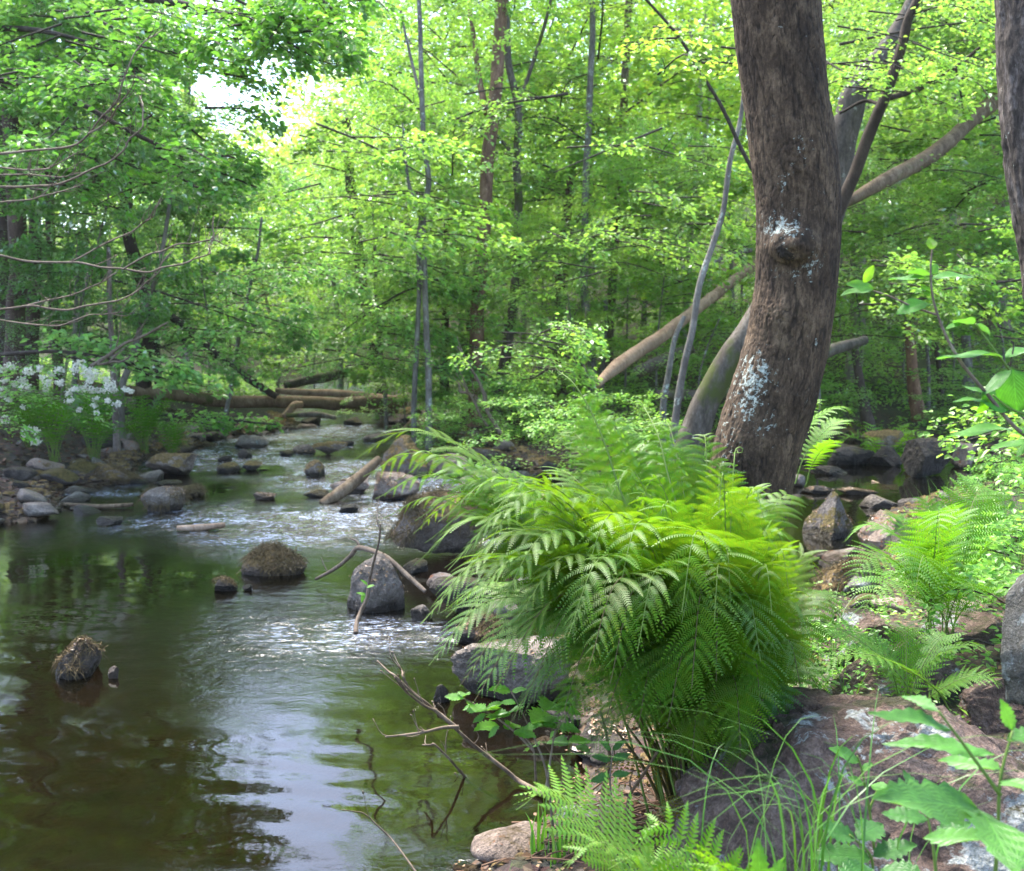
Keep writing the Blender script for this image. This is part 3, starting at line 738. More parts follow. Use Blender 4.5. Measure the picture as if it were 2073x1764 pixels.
# gravel along the waterline: one uncountable cover
r_ = np.random.default_rng(64); mb = MB(); V0, T0_ = ico(1)
x = r_.uniform(-6, 7, 60000); y = r_.uniform(2.0, 17, 60000); sd = water_sd(x, y)
ok = np.where((sd > -0.30) & (sd < 0.35))[0][:7000]; x, y = x[ok], y[ok]; n = len(x); z = height(x, y)
sc = r_.uniform(0.012, 0.045, n) * (0.5 + y / 14)
VV = V0[None] * (1 + 0.25 * r_.normal(size=(n, len(V0), 1))) * (sc[:, None, None] * np.array([1, 0.9, 0.6])) + np.stack([x, y, z], 1)[:, None]
mb.add(VV.reshape(-1, 3), T=(T0_[None] + (np.arange(n) * len(V0))[:, None, None]).reshape(-1, 3))
tag(mb.obj('gravel', M['rock_brownmoss'], smooth=False), 'brown gravel and pebbles along the waterline', 'gravel', kind='stuff')
# ------------------------------------------------------------------ foliage generators
def leaf_quads(mb, C, D, Nn, L, wr=0.6, fold=0.12, two=False):
    """leaves: base points C, directions D, upward normals Nn, lengths L"""
    n = len(C); L = np.asarray(L)[:, None]
    S = unit(np.cross(D, Nn)); Nn = np.cross(S, D)
    if two:
        w = L * wr * 0.5
        P = [C, C + D * L * 0.28 + S * w * 0.9 + Nn * L * fold, C + D * L * 0.68 + S * w * 0.8 + Nn * L * fold * 0.8, C + D * L - Nn * L * 0.10,
             C + D * L * 0.68 - S * w * 0.8 + Nn * L * fold * 0.8, C + D * L * 0.28 - S * w * 0.9 + Nn * L * fold]
        V = np.stack(P, 1).reshape(-1, 3); k = np.arange(n)[:, None] * 6
        mb.add(V, np.concatenate([k + np.array([[0, 1, 2, 3]]), k + np.array([[0, 3, 4, 5]])]))
    else:
        w = L * wr * 0.5
        P = [C, C + D * L * 0.45 + S * w + Nn * L * fold, C + D * L, C + D * L * 0.45 - S * w + Nn * L * fold]
        V = np.stack(P, 1).reshape(-1, 3); k = np.arange(n)[:, None] * 4
        mb.add(V, k + np.array([[0, 1, 2, 3]]))

def spray(leafs, wood, P, width, n, size, r, thick=0.006, droop=0.1, tilt=0.35, two=False, t0=0.12, wr=0.6, twigs=6, thicklayer=0.03, woodsides=4, gap=True):
    """a flat branch of foliage along the points P (m x 3): leaves left and right of it"""
    P = catmull(P, 14); T, N0, B0 = frames(P)
    side = unit(np.cross(T, np.array([0, 0, 1.0]) + 0 * T)); up = np.cross(side, T)
    Ln = np.linalg.norm(np.diff(P, axis=0), axis=1).sum()
    # side twigs carry the leaves
    nt = max(4, int(twigs)); tt = np.sort(r.uniform(t0, 1.0, nt)); sg = np.where(np.arange(nt) % 2 == 0, 1.0, -1.0)
    per = max(2, n // nt)
    fi = tt * 13; k = np.minimum(fi.astype(int), 12); f = (fi - k)[:, None]
    A = P[k] * (1 - f) + P[k + 1] * f
    wd = width * (1 - 0.65 * np.abs(tt - 0.38) ** 1.2) * r.uniform(0.7, 1.1, nt) * (1.02 - tt ** 3)
    dirn = unit(side[k] * sg[:, None] * 0.8 + T[k] * r.uniform(0.45, 0.9, nt)[:, None] + r.normal(scale=0.12, size=(nt, 3)))
    E = A + dirn * wd[:, None] + np.array([0, 0, -1.0]) * (droop * wd * r.uniform(0.3, 1.6, nt))[:, None]
    # leaves along the twigs
    s = r.uniform(0.08, 1.0, (nt, per)); a = A[:, None] * (1 - s[..., None]) + E[:, None] * s[..., None]
    ls = np.where(r.random((nt, per)) > 0.5, 1.0, -1.0)
    tw_side = unit(np.cross(dirn, up[k]))
    D = unit(dirn[:, None] * 0.7 + tw_side[:, None] * ls[..., None] * 0.8 + r.normal(scale=0.25, size=(nt, per, 3)) + np.array([0, 0, -0.12]))
    C = a + tw_side[:, None] * (ls * r.uniform(0, size * 0.8, (nt, per)))[..., None] + r.normal(scale=thicklayer, size=(nt, per, 3)) * [0.5, 0.5, 1]
    NN = unit(np.array([0, 0, 1.0]) + r.normal(scale=tilt, size=(nt, per, 3)))
    sz = size * r.uniform(0.65, 1.15, (nt, per))
    leaf_quads(leafs, C.reshape(-1, 3), D.reshape(-1, 3), NN.reshape(-1, 3), sz.ravel(), two=two, wr=wr)
    if wood is not None:
        tube(wood, P[::2], np.linspace(thick, thick * 0.25, 7), woodsides, caps=False)
        for i in range(nt):
            tube(wood, np.stack([A[i], (A[i] + E[i]) / 2 + [0, 0, 0.02], E[i]]), [thick * 0.35, thick * 0.25, thick * 0.1], 3, caps=False)

def crown_mesh(name, H, h0, Rad, ns, nl, size, seed, flat=0.12, shape='oval', conc=1.0, two=False, wr=0.6, tilt=0.35, layer=0.03):
    r = np.random.default_rng(seed); lf, wd = MB(), MB()
    for k in range(ns):
        t = r.uniform(0, 1) ** 0.9; z = h0 + (H - h0) * t
        az = r.uniform(0, 2 * np.pi)
        if shape == 'oval': rr = Rad * (0.45 + 0.75 * math.sin(math.pi * (0.12 + 0.80 * t)))
        elif shape == 'cone': rr = Rad * (1.08 - t)
        else: rr = Rad * (0.55 + 0.45 * math.sin(math.pi * t))
        rr *= r.uniform(0.6, 1.15)
        start = r.uniform(0.0, 0.35) * rr
        d = np.array([math.cos(az), math.sin(az), 0]); rise = r.uniform(-0.05, 0.35) * (0.6 + t)
        p0 = d * start + [0, 0, z]; p1 = d * (start + rr * 0.5) + [0, 0, z + rise * rr * 0.5]; p2 = d * (start + rr) + [0, 0, z + rise * rr * 0.6 - flat * rr]
        p1 += r.normal(scale=0.06 * rr, size=3) * [1, 1, 0.5]; p2 += r.normal(scale=0.1 * rr, size=3) * [1, 1, 0.4]
        spray(lf, wd if k % 4 == 0 else None, np.stack([p0, p1, p2]), rr * 0.36, nl, size, r, thick=0.004 + 0.006 * rr, twigs=max(6, nl // 11), two=two, woodsides=3, wr=wr, tilt=tilt, thicklayer=layer)
    me = lf.mesh(name, M['leaf'], smooth=False); me['H'] = H; me['R'] = Rad
    return me, wd.mesh('branches', M['twig_dark'])

TALL = [crown_mesh('crown', 10.5, 1.8, 2.5, *p_) for p_ in ((96, 120, 0.092, 300, 0.12, 'oval', 1, False, 0.6, 0.35, 0.03), (66, 110, 0.13, 301, 0.10, 'oval', 1, False, 0.7, 0.75, 0.08), (120, 140, 0.072, 302, 0.25, 'oval', 1, False, 0.5, 0.45, 0.05), (80, 115, 0.105, 303, 0.15, 'oval', 1, False, 0.75, 0.9, 0.10))]
SAPL = [crown_mesh('crown', 4.6, 0.7, 1.5, *p_) for p_ in ((60, 120, 0.074, 320), (50, 120, 0.105, 321, 0.10, 'oval', 1, False, 0.75, 0.6, 0.05), (68, 140, 0.062, 322, 0.2, 'oval', 1, False, 0.55, 0.5, 0.06))]
SHRB = [crown_mesh('crown', 1.5, 0.12, 0.85, 46, 90, 0.052, 330 + k, shape='bush') for k in range(3)]
HEML = [crown_mesh('crown', 6.5, 0.5, 2.0, 100, 190, 0.050, 340 + k, flat=0.35, shape='cone', wr=0.4) for k in range(2)]
HERB = [crown_mesh('leaves', 0.5, 0.03, 0.42, 26, 40, 0.048, 350 + k, shape='bush') for k in range(3)]

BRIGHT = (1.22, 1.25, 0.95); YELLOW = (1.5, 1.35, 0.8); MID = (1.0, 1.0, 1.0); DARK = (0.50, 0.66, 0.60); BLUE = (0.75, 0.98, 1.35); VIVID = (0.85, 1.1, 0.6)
def crown_on(par, var, scale, color, rz=0.0, z=0.0, off=(0, 0)):
    lm, wm_ = var
    sx, sz = scale if isinstance(scale, tuple) else (scale, scale)
    Hc, Rc = lm['H'], lm['R']; x, y = par.location[0], par.location[1]
    # crowns narrowed and shifted aside so the stream can reflect open sky
    if y > 3 and (par.location[2] + z + Hc * sz - CAM_H) / y > 0.27:
        ax = -0.262 * y; half = 0.042 * y + 0.3
        side = 1 if x > ax else -1
        over = half + Rc * sx - abs(x - ax)
        if over > 0:
            f = max(0.62, 1 - over / (Rc * sx)); over = half + Rc * sx * f - abs(x - ax); sx *= f
            if over > 0: off = (off[0] + side * over, off[1])
    scale = (sx, sz)
    for nm, me in (('crown', lm), ('branches', wm_)):
        o = link(nm, me, parent=par)
        o.location = (off[0], off[1], z); o.scale = (scale[0], scale[0], scale[1]) if isinstance(scale, tuple) else (scale,) * 3
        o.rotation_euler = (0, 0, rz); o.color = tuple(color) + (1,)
        if nm == 'branches': o['kind'] = 'stuff'

def path_tree(px_path, Y, widths, label, cat='tree', mat='bark_brown', crown=None, cs=1.0, color=MID, name='tree', seed=0, tint=(1, 1, 1), forks=(), top=9.0, group=None, sides=12, cz=0.0, ext=True, Y1=None, offx=None):
    """a tree whose stem follows the points seen in the photo at distance Y (Y1 at its top)"""
    n = len(px_path); Ys = np.linspace(Y, Y1 if Y1 else Y, n)
    P = [at(p[0], p[1], y) for p, y in zip(px_path, Ys)]      # from base to top
    base = P[0].copy(); gz = hz(base[0], base[1])
    if ext:
        P = [np.array([base[0] - 0.03 * (P[1][0] - base[0]), base[1], min(gz, base[2]) - 0.1])] + P
        d = unit(P[-1] - P[-2]); d = unit(d * 0.6 + np.array([0, 0, 0.7]))
        if px_path[-1][1] <= 5: P = P + [P[-1] + d * 1.5, P[-1] + d * 3.0]
    R0 = [w / F_PX * Y / 2 for w in widths]
    Rr = np.interp(np.linspace(0, 1, len(P)), np.linspace(0, 1, len(R0)), R0)
    root = thing(name, label, cat, (P[0][0], P[0][1], min(gz, base[2])), group)
    mb = MB(); dens = max(10, len(P) * 7)
    pts = catmull(P, dens); rad = np.interp(np.linspace(0, 1, dens), np.linspace(0, 1, len(P)), Rr)
    wob = fbm(pts * 1.3 + seed, 3, 60 + seed)[:, None] * 0.5 * rad.mean()
    pts = pts + wob * np.array([1, 0.5, 0])
    flare = 1 + 0.35 * np.exp(-np.maximum(0, pts[:, 2] - max(gz, P[0][2])) / (2.5 * rad[0] + 0.01)) if ext else 1
    tube(mb, pts, rad * flare, sides, lump=0.12, seed=seed)
    for f_path, fw in forks:
        Q = [at(p[0], p[1], Y + (0.02 if k == 0 else 0.3)) for k, p in enumerate(f_path)]
        tube(mb, Q, [w / F_PX * Y / 2 for w in fw], max(6, sides - 4), n=len(Q) * 6, lump=0.1, seed=seed)
    o = mb.obj('trunk', M[mat]); o.color = tuple(tint) + (1,); setparent_keep(o, root)
    if crown is not None:
        o_ = offx or (0, 0)
        crown_on(root, crown, cs, color, rz=seed * 1.7, z=cz, off=o_)
    return root

# ------------------------------------------------------------------ the main trunk
ys_ = [-260, -100, 0, 100, 200, 300, 400, 500, 600, 700, 800, 900, 1000, 1100, 1200, 1350, 1500, 1600]
lf_ = [1462, 1472, 1484, 1496, 1509, 1520, 1532, 1533, 1527, 1508, 1476, 1446, 1428, 1420, 1412, 1404, 1385, 1360]
rt_ = [1636, 1645, 1655, 1664, 1673, 1689, 1698, 1698, 1690, 1675, 1651, 1621, 1600, 1578, 1571, 1567, 1570, 1590]
YT = 3.1
Pm = np.array([at((a + b) / 2, y, YT) for a, b, y in zip(lf_, rt_, ys_)])[::-1]
Rm = np.array([(b - a) / 2 / F_PX * YT for a, b in zip(lf_, rt_)])[::-1] * 0.985
npts = 620
pm = catmull(Pm, npts); rm = catmull(np.stack([Rm, Rm, Rm], 1), npts)[:, 0]
burl = at(1588, 505, YT) + np.array([0, -0.105, 0])
CRACK = [None]
def bark_disp(P, dirs, rr, th):
    R_ = rr.mean(); hz_ = P[:, 2][:, None] + 0 * rr
    q = np.stack([np.cos(th)[None, :] * 0.13 * 85 + 0 * rr, np.sin(th)[None, :] * 0.13 * 85 + 0 * rr, hz_ * 30], -1).reshape(-1, 3)
    w = 0.6 * fbm(q * 0.5, 3, 91)[:, None] * np.array([1, 1, 1.5])
    ridg = 1 - np.abs(vnoise(q + w, 92)) * 2.2; ridg2 = 1 - np.abs(vnoise(q * 2.3 + w, 93)) * 2
    fine = fbm(q * 5, 3, 94)
    big = fbm(q * 0.16, 3, 95)
    w2 = vnoise(q * np.array([0.5, 0.5, 0.35]) + w, 96)
    cr = np.clip((0.20 - np.abs(vnoise(q * np.array([1, 1, 0.5]) + w, 92))) / 0.20, 0, 1) * sstep(-0.9, -0.1, w2)
    cr2 = np.clip((0.14 - np.abs(vnoise(q * np.array([1.9, 1.9, 1.5]) + w, 97))) / 0.14, 0, 1)
    CRACK[0] = np.clip(cr * 0.9 + cr2 * 0.45, 0, 1)
    d = -0.0030 * cr - 0.0018 * cr2 + 0.0014 * fine + 0.0022 * fbm(q * 1.2, 2, 98) + 0.007 * big
    Vp = (P[:, None, :] + dirs * rr[..., None]).reshape(-1, 3)
    db = Vp - burl; e = (db[:, 0] / 0.062) ** 2 + (db[:, 1] / 0.09) ** 2 + (db[:, 2] / 0.052) ** 2
    rim = ((db[:, 0]) / 0.085) ** 2 + (db[:, 1] / 0.1) ** 2 + ((db[:, 2] - 0.01) / 0.07) ** 2
    d = d + 0.036 * np.exp(-e ** 1.5) + 0.012 * np.exp(-rim) + 0.004 * np.sin(np.sqrt(e) * 9) * np.exp(-e)
    for (cx_, cy_, a, sx, sz) in ((1590, 330, 0.012, 0.05, 0.10), (1560, 640, 0.010, 0.06, 0.05), (1620, 200, 0.006, 0.04, 0.08), (1480, 960, 0.018, 0.05, 0.13), (1600, 800, 0.006, 0.05, 0.06)):
        c = at(cx_, cy_, YT) + np.array([0, -0.1, 0]); dd = Vp - c
        d = d + a * np.exp(-((dd[:, 0] / sx) ** 2 + (dd[:, 1] / 0.1) ** 2 + (dd[:, 2] / sz) ** 2)) * (1 + 0.6 * fine)
    return d.reshape(rr.shape)
mb = MB(); tube(mb, pm, rm, 230, disp=bark_disp)
Vt = mb.v[0]; A = np.zeros(len(Vt))
for cx_, cy_, sx, sz, w in ((1566, 468, 26, 26, 0.95), (1618, 545, 18, 18, 0.8), (1578, 560, 26, 14, 0.6), (1512, 762, 26, 42, 0.95), (1498, 815, 22, 36, 0.9), (1530, 850, 30, 30, 0.6), (1600, 800, 20, 14, 0.45),
                            (1470, 870, 22, 30, 0.6), (1458, 940, 16, 60, 0.62), (1447, 1010, 14, 60, 0.6), (1565, 380, 8, 14, 0.7), (1590, 300, 10, 10, 0.5), (1635, 395, 8, 8, 0.5), (1560, 85, 12, 8, 0.5), (1615, 690, 30, 14, 0.35), (1590, 330, 20, 30, 0.4), (1610, 940, 20, 20, 0.3)):
    c = at(cx_, cy_, YT) + np.array([0, -0.12, 0]); k = YT / F_PX
    dd = Vt - c; e = (dd[:, 0] / (sx * k)) ** 2 + (dd[:, 2] / (sz * k)) ** 2
    A = np.maximum(A, w * 0.60 * np.exp(-0.5 * e ** 0.9) * (dd[:, 1] < 0.12))
ck = np.zeros(len(Vt)); ck[:len(CRACK[0])] = CRACK[0]; mb.attr[0] = np.stack([A, ck, 0 * A], 1)
root = thing('tree', 'thick brown fissured trunk with a dark burl and white lichen, growing behind the big fern', 'tree', (Pm[0][0], Pm[0][1], hz(Pm[0][0], Pm[0][1])))
o = mb.obj('trunk', M['bark_main'], attr='lichen'); setparent_keep(o, root)
# dark knot skin of the burl
V, T = ico(5); V = V * (1 + 0.22 * fbm(V * 2.2, 4, 5) - 0.22 * np.abs(fbm(V * 6, 3, 6)))[:, None] * np.array([0.064, 0.026, 0.048])
mbk = MB(); mbk.add(V + burl + np.array([0.004, -0.024, -0.006]), T=T)
M['knot'] = bark_material('dark_knot_bark', (0.008, 0.006, 0.004), (0.028, 0.020, 0.014), (0.09, 0.065, 0.035), 3, bump=0.8)
ko = mbk.obj('burl', M['knot']); setparent_keep(ko, root)

crown_on(root, TALL[0], (0.95, 0.75), MID, rz=1.0, z=2.6, off=(0.3, -0.2))  # overhead crown out of view, added to shade the foreground

# right edge trunk, rough and curved
M['bark_rough'] = bark_material('rough_flaky_bark', (0.012, 0.010, 0.009), (0.075, 0.058, 0.048), (0.25, 0.21, 0.19), 1.5, lichen=0.1, bump=1.0)
Pr = np.array([at(x, y, 3.6) for x, y in ((2205, 980), (2180, 800), (2160, 620), (2150, 520), (2128, 400), (2112, 260), (2102, 120), (2100, 0), (2096, -150))])
Pr = np.vstack([[Pr[0][0] + 0.1, Pr[0][1], hz(Pr[0][0] + 0.1, Pr[0][1]) - 0.1], Pr])
def disp2(P, dirs, rr, th):
    q = np.stack([np.cos(th)[None, :] * 5 + 0 * rr, np.sin(th)[None, :] * 5 + 0 * rr, P[:, 2][:, None] * 9 + 0 * rr], -1).reshape(-1, 3)
    return (0.010 * fbm(q * 0.6, 3, 7) - 0.012 * np.abs(vnoise(q * 1.3, 8)) - 0.004 * np.abs(vnoise(q * 3, 9))).reshape(rr.shape)
mb = MB(); tube(mb, catmull(Pr, 400), np.interp(np.linspace(0, 1, 400), [0, 0.2, 1], [0.15, 0.138, 0.14]), 120, disp=disp2)
root = thing('tree', 'rough flaky-barked trunk cut off by the right edge of the photo', 'tree', Pr[0])
o = mb.obj('trunk', M['bark_rough']); setparent_keep(o, root)
crown_on(root, TALL[1], (1.0, 0.8), MID, rz=2.0, z=2.8, off=(0.6, -0.8))  # second unseen crown, put in to dim the foreground further

# ------------------------------------------------------------------ trees whose stems the photo shows
T0 = path_tree
T0([(968, 822), (965, 700), (972, 560), (983, 400), (996, 260), (1006, 150), (1012, 0)], 14.2, [34, 26, 24], 'straight reddish-brown trunk at the middle of the far bank, tallest of the middle trees', crown=TALL[0], cs=(1.0, 1.1), color=BRIGHT, seed=1, cz=2.6, offx=(0, 2.0), tint=(1.7, 1.35, 1.15),
   forks=[([(985, 230), (970, 160), (960, 80), (950, 20)], [14, 12, 9, 7])])
T0([(1003, 810), (1030, 690), (1043, 560), (1050, 420), (1045, 330), (1048, 210), (1030, 120), (1022, 0)], 15.0, [26, 18, 14, 12], 'mossy forked trunk just right of the reddish-brown trunk', crown=TALL[1], cs=1.0, color=BRIGHT, seed=2, mat='bark_moss', cz=2.5, offx=(0.3, 2.0),
   forks=[([(1048, 330), (1020, 290), (975, 250)], [9, 7, 5]), ([(1048, 215), (1068, 160), (1100, 60), (1120, -20)], [10, 8, 7, 5]), ([(1035, 560), (1110, 510), (1160, 490)], [7, 6, 4])])
T0([(1133, 800), (1128, 700), (1133, 600), (1140, 500), (1150, 420), (1158, 330)], 17.0, [24, 22, 16], 'short dark trunk forking into crooked grey arms, middle right of the far bank', crown=TALL[2], cs=0.9, color=MID, seed=3, offx=(0, 1.5), tint=(0.8, 0.7, 0.65),
   forks=[([(1160, 500), (1200, 480), (1240, 440), (1262, 400)], [12, 10, 8, 5]), ([(1150, 480), (1172, 440), (1195, 400)], [10, 8, 6])])
T0([(1200, 755), (1188, 660), (1182, 560), (1185, 430), (1190, 300), (1196, 150), (1200, 5)], 15.5, [20, 14, 9], 'slender grey tree right of the crooked dark trunk with a flaking foot', mat='bark_grey', crown=SAPL[0], cs=1.5, color=YELLOW, seed=4, cz=1.0, offx=(0.2, 1.5))
T0([(1232, 720), (1238, 600), (1246, 480), (1255, 350), (1262, 200), (1270, 60), (1272, 0)], 19, [20, 16, 12], 'thin brown trunk between the flaking grey tree and the white birch', crown=TALL[3], cs=0.95, color=YELLOW, seed=5, cz=1.0, offx=(0, 1.8))
T0([(1388, 620), (1396, 500), (1408, 350), (1416, 220), (1425, 100), (1432, 0)], 19, [15, 12, 8], 'pale white birch stems left of the main trunk', mat='bark_birch', crown=SAPL[1], cs=1.6, color=YELLOW, seed=6, offx=(0, 1.8),
   forks=[([(1404, 420), (1425, 300), (1440, 150), (1447, 0)], [9, 8, 7, 5]), ([(1408, 350), (1412, 200), (1395, 40), (1390, -10)], [8, 6, 5, 4])])
T0([(1362, 910), (1370, 830), (1385, 740), (1403, 660), (1415, 580), (1440, 500), (1462, 430), (1478, 330), (1500, 240), (1510, 150)], 8.6, [18, 14, 12, 8], 'crooked slender grey sapling standing left of the leaning mossy trunk', mat='bark_grey', seed=7, crown=None)
T0([(1342, 830), (1352, 760), (1365, 690), (1385, 640)], 10.5, [16, 12, 9], 'short grey stem half hidden by leaves left of the crooked slender sapling', mat='bark_grey', seed=8)
T0([(1392, 930), (1410, 860), (1440, 790), (1480, 720), (1530, 640), (1570, 560)], 8.2, [62, 56, 50, 44], 'leaning old trunk with white lichen and moss just behind the main trunk', mat='bark_moss', seed=9, sides=26)
T0([(838, 835), (843, 720), (848, 600), (846, 480), (850, 440), (830, 380), (812, 290)], 12.5, [13, 9, 5], 'left stem of the pair of slender pale saplings left of the reddish-brown trunk', mat='bark_grey', crown=SAPL[2], cs=1.15, color=BRIGHT, seed=10, offx=(-0.3, 1.3))
T0([(868, 850), (866, 720), (861, 600), (857, 440), (868, 370), (858, 290), (852, 180), (850, 60), (848, -5)], 12.4, [14, 11, 7], 'right stem of the pair of slender pale saplings, forking halfway up', mat='bark_grey', crown=SAPL[0], cs=1.3, color=BRIGHT, seed=11, cz=0.6, offx=(0.2, 1.4),
   forks=[([(857, 440), (835, 410), (822, 330), (815, 250)], [8, 7, 6, 4]), ([(852, 200), (830, 110), (810, 20)], [7, 6, 4])])
T0([(770, 760), (748, 650), (728, 540), (716, 440), (706, 330), (700, 240)], 19, [26, 22, 18], 'dark trunk above the right half of the log, clothed in hanging sprays', crown=HEML[0], cs=(1.2, 1.5), color=BLUE, seed=12, tint=(0.6, 0.6, 0.6))
T0([(900, 720), (902, 600), (903, 500), (905, 400), (895, 300)], 18.5, [18, 14, 10], 'thin black trunk behind the pair of slender saplings', crown=TALL[1], cs=0.9, color=MID, seed=13, tint=(0.4, 0.4, 0.4))
T0([(950, 700), (945, 600), (938, 510), (925, 420)], 20, [14, 12, 9], 'thin dark trunk right behind the reddish-brown trunk on its left', crown=TALL[0], cs=0.9, color=MID, seed=14, tint=(0.5, 0.5, 0.5))
T0([(780, 800), (768, 690), (762, 600), (757, 480), (752, 380)], 15, [9, 8, 6], 'thin whippy sapling over the right end of the log', mat='bark_grey', crown=SAPL[1], cs=1.1, color=MID, seed=15)
T0([(1218, 770), (1222, 690), (1226, 600)], 16, [11, 9], 'thin pale stem beside the flaking foot of the slender grey tree', mat='bark_grey', seed=16)
# right of the main trunk
T0([(1640, 560), (1690, 400), (1710, 260), (1740, 170), (1790, 110), (1830, 40), (1850, -5)], 11, [62, 54, 40, 24], 'thick dark trunk with grey lichen leaning right behind the main trunk', mat='bark_grey', crown=None, seed=20, sides=18, tint=(0.55, 0.5, 0.48), ext=False)
T0([(1690, 440), (1732, 350), (1765, 260), (1795, 190), (1822, 110), (1838, 40), (1860, -8)], 9.5, [26, 22, 16], 'dark slim branching stem right of the lichened leaning trunk', mat='bark_brown', crown=None, seed=21, tint=(0.35, 0.33, 0.3), ext=False,
   forks=[([(1795, 200), (1860, 180), (1930, 140), (1985, 95)], [12, 11, 9, 6]), ([(1790, 215), (1750, 205), (1700, 230)], [8, 7, 5]), ([(1935, 138), (1945, 190), (1950, 235)], [5, 4, 3])])
T0([(1924, 430), (1926, 330), (1930, 240), (1935, 120), (1936, 40), (1936, 0)], 21, [22, 19, 14], 'pale grey straight trunk high on the right hillside', mat='bark_birch', crown=TALL[2], cs=0.9, color=BRIGHT, seed=22, cz=2.5, tint=(0.8, 0.8, 0.8))
T0([(2030, 450), (2030, 350), (2024, 250), (2018, 100), (2016, 0)], 19, [48, 38, 30], 'stout pinkish-grey trunk high on the slope beside the right edge', mat='bark_grey', crown=TALL[3], cs=1.0, color=BRIGHT, seed=23, cz=3.0, tint=(1.1, 0.95, 0.9))
T0([(1740, 470), (1745, 380), (1760, 250), (1775, 120), (1780, 0)], 17, [30, 26, 20], 'pale lichened trunk seen between the leaning trunk and the dark stem', mat='bark_birch', crown=TALL[0], cs=0.95, color=YELLOW, seed=24, cz=1.5)
T0([(1862, 850), (1850, 790), (1845, 720), (1842, 660)], 14, [28, 24, 18], 'orange-brown trunk foot behind the bright fern by the right pool', mat='bark_brown', seed=25, tint=(1.6, 1.25, 1.0), crown=SAPL[1], cs=1.2, color=MID, cz=1.0)
T0([(1758, 860), (1745, 800), (1735, 740), (1728, 690)], 13.5, [26, 20, 14], 'dark bent stem left of the bright fern on the far side of the right pool', seed=26, tint=(0.6, 0.6, 0.6), crown=SAPL[2], cs=1.1, color=MID, cz=0.8)
T0([(1905, 850), (1902, 760), (1895, 690)], 14, [14, 12, 9], 'black thin stem right of the orange-brown trunk foot', seed=27, tint=(0.4, 0.4, 0.4), crown=SAPL[0], cs=1.1, color=BRIGHT, cz=0.8)
T0([(1960, 830), (1958, 760), (1955, 680)], 15, [26, 22, 18], 'grey-brown trunk furthest right behind the pool, under the broad leaves', mat='bark_grey', seed=28, crown=TALL[1], cs=0.8, color=MID, cz=1.2)
T0([(1878, 845), (1880, 760), (1876, 700)], 14.5, [9, 8, 6], 'very thin pale stem between the orange-brown foot and the black stem', mat='bark_grey', seed=29)
# left side
T0([(30, 800), (36, 650), (38, 520), (34, 400), (22, 290), (15, 150), (10, 0)], 11.5, [40, 32, 28], 'stout dark brown trunk near the left edge', crown=TALL[2], cs=1.0, color=DARK, seed=30, tint=(0.75, 0.7, 0.7), cz=1.6)
T0([(-2, 780), (4, 600), (6, 400), (0, 150), (0, 0)], 13, [30, 26], 'dark trunk cut by the left edge behind the stout one', crown=TALL[3], cs=1.0, color=DARK, seed=31, tint=(0.5, 0.5, 0.5), cz=1.6)
T0([(62, 790), (68, 600), (72, 400), (68, 250), (66, 100), (60, 0)], 13.5, [28, 22, 18], 'brown trunk immediately right of the stout dark one', crown=TALL[0], cs=0.95, color=DARK, seed=32, tint=(0.6, 0.55, 0.55), cz=1.8)
T0([(118, 780), (112, 660), (106, 560), (102, 470), (100, 350)], 14, [22, 20, 16], 'mid-brown trunk above the white blossoms', crown=TALL[1], cs=0.95, color=DARK, seed=33, tint=(0.75, 0.65, 0.65), cz=1.2)
T0([(150, 790), (150, 700), (155, 600), (160, 500)], 12, [11, 9, 7], 'thin grey sapling above the white blossoms', mat='bark_grey', crown=SAPL[0], cs=1.1, color=DARK, seed=34, cz=0.5)
T0([(230, 770), (228, 700), (222, 600), (218, 500)], 11, [13, 11, 8], 'thin pinkish-grey sapling rising behind the right end of the blossoms', mat='bark_grey', crown=SAPL[1], cs=1.0, color=DARK, seed=35, tint=(1.1, 0.95, 0.9), cz=0.6)
T0([(245, 795), (262, 740), (280, 680), (298, 610), (318, 560), (330, 500), (345, 400), (350, 330)], 11.5, [14, 11, 6], 'pale birch leaning right with a kink over the left end of the log', mat='bark_birch', crown=SAPL[2], cs=1.1, color=MID, seed=36, tint=(0.5, 0.5, 0.47), cz=0.9)
T0([(290, 760), (300, 640), (286, 560), (268, 500), (258, 420), (262, 320), (275, 200), (276, 90), (280, 0)], 14.5, [30, 24, 20], 'dark kinked trunk behind the leaning pale birch', crown=TALL[3], cs=1.0, color=DARK, seed=37, tint=(0.35, 0.32, 0.3), cz=2.2)
T0([(320, 790), (315, 700), (300, 620), (295, 540)], 15, [16, 14, 10], 'dark upright stem between the kinked trunk and the fallen leaning one', crown=HEML[1], cs=(1.0, 1.1), color=BLUE, seed=38, tint=(0.5, 0.5, 0.5))
T0([(385, 760), (378, 600), (380, 420), (384, 300), (382, 180), (388, 60), (390, 0)], 24, [16, 13, 10], 'pale distant trunk left of the bright clearing', mat='bark_grey', crown=TALL[2], cs=0.95, color=MID, seed=39, cz=1.8)
T0([(455, 860), (470, 770), (485, 680), (497, 620), (520, 520), (530, 440)], 13.5, [10, 8, 5], 'thin bare pole leaning right beside the log in the gap', mat='bark_grey', seed=40)
T0([(128, 780), (165, 610), (190, 530), (215, 420), (240, 300)], 12, [7, 6, 3], 'whip-thin pale birch sapling slanting right among the bare twigs', mat='bark_birch', seed=41, tint=(0.55, 0.55, 0.5))
T0([(200, 380), (190, 300), (210, 240), (240, 290)], 16, [22, 16], 'broken brown trunk behind the bare twigs, upper left', seed=42, ext=False, tint=(0.7, 0.65, 0.6))

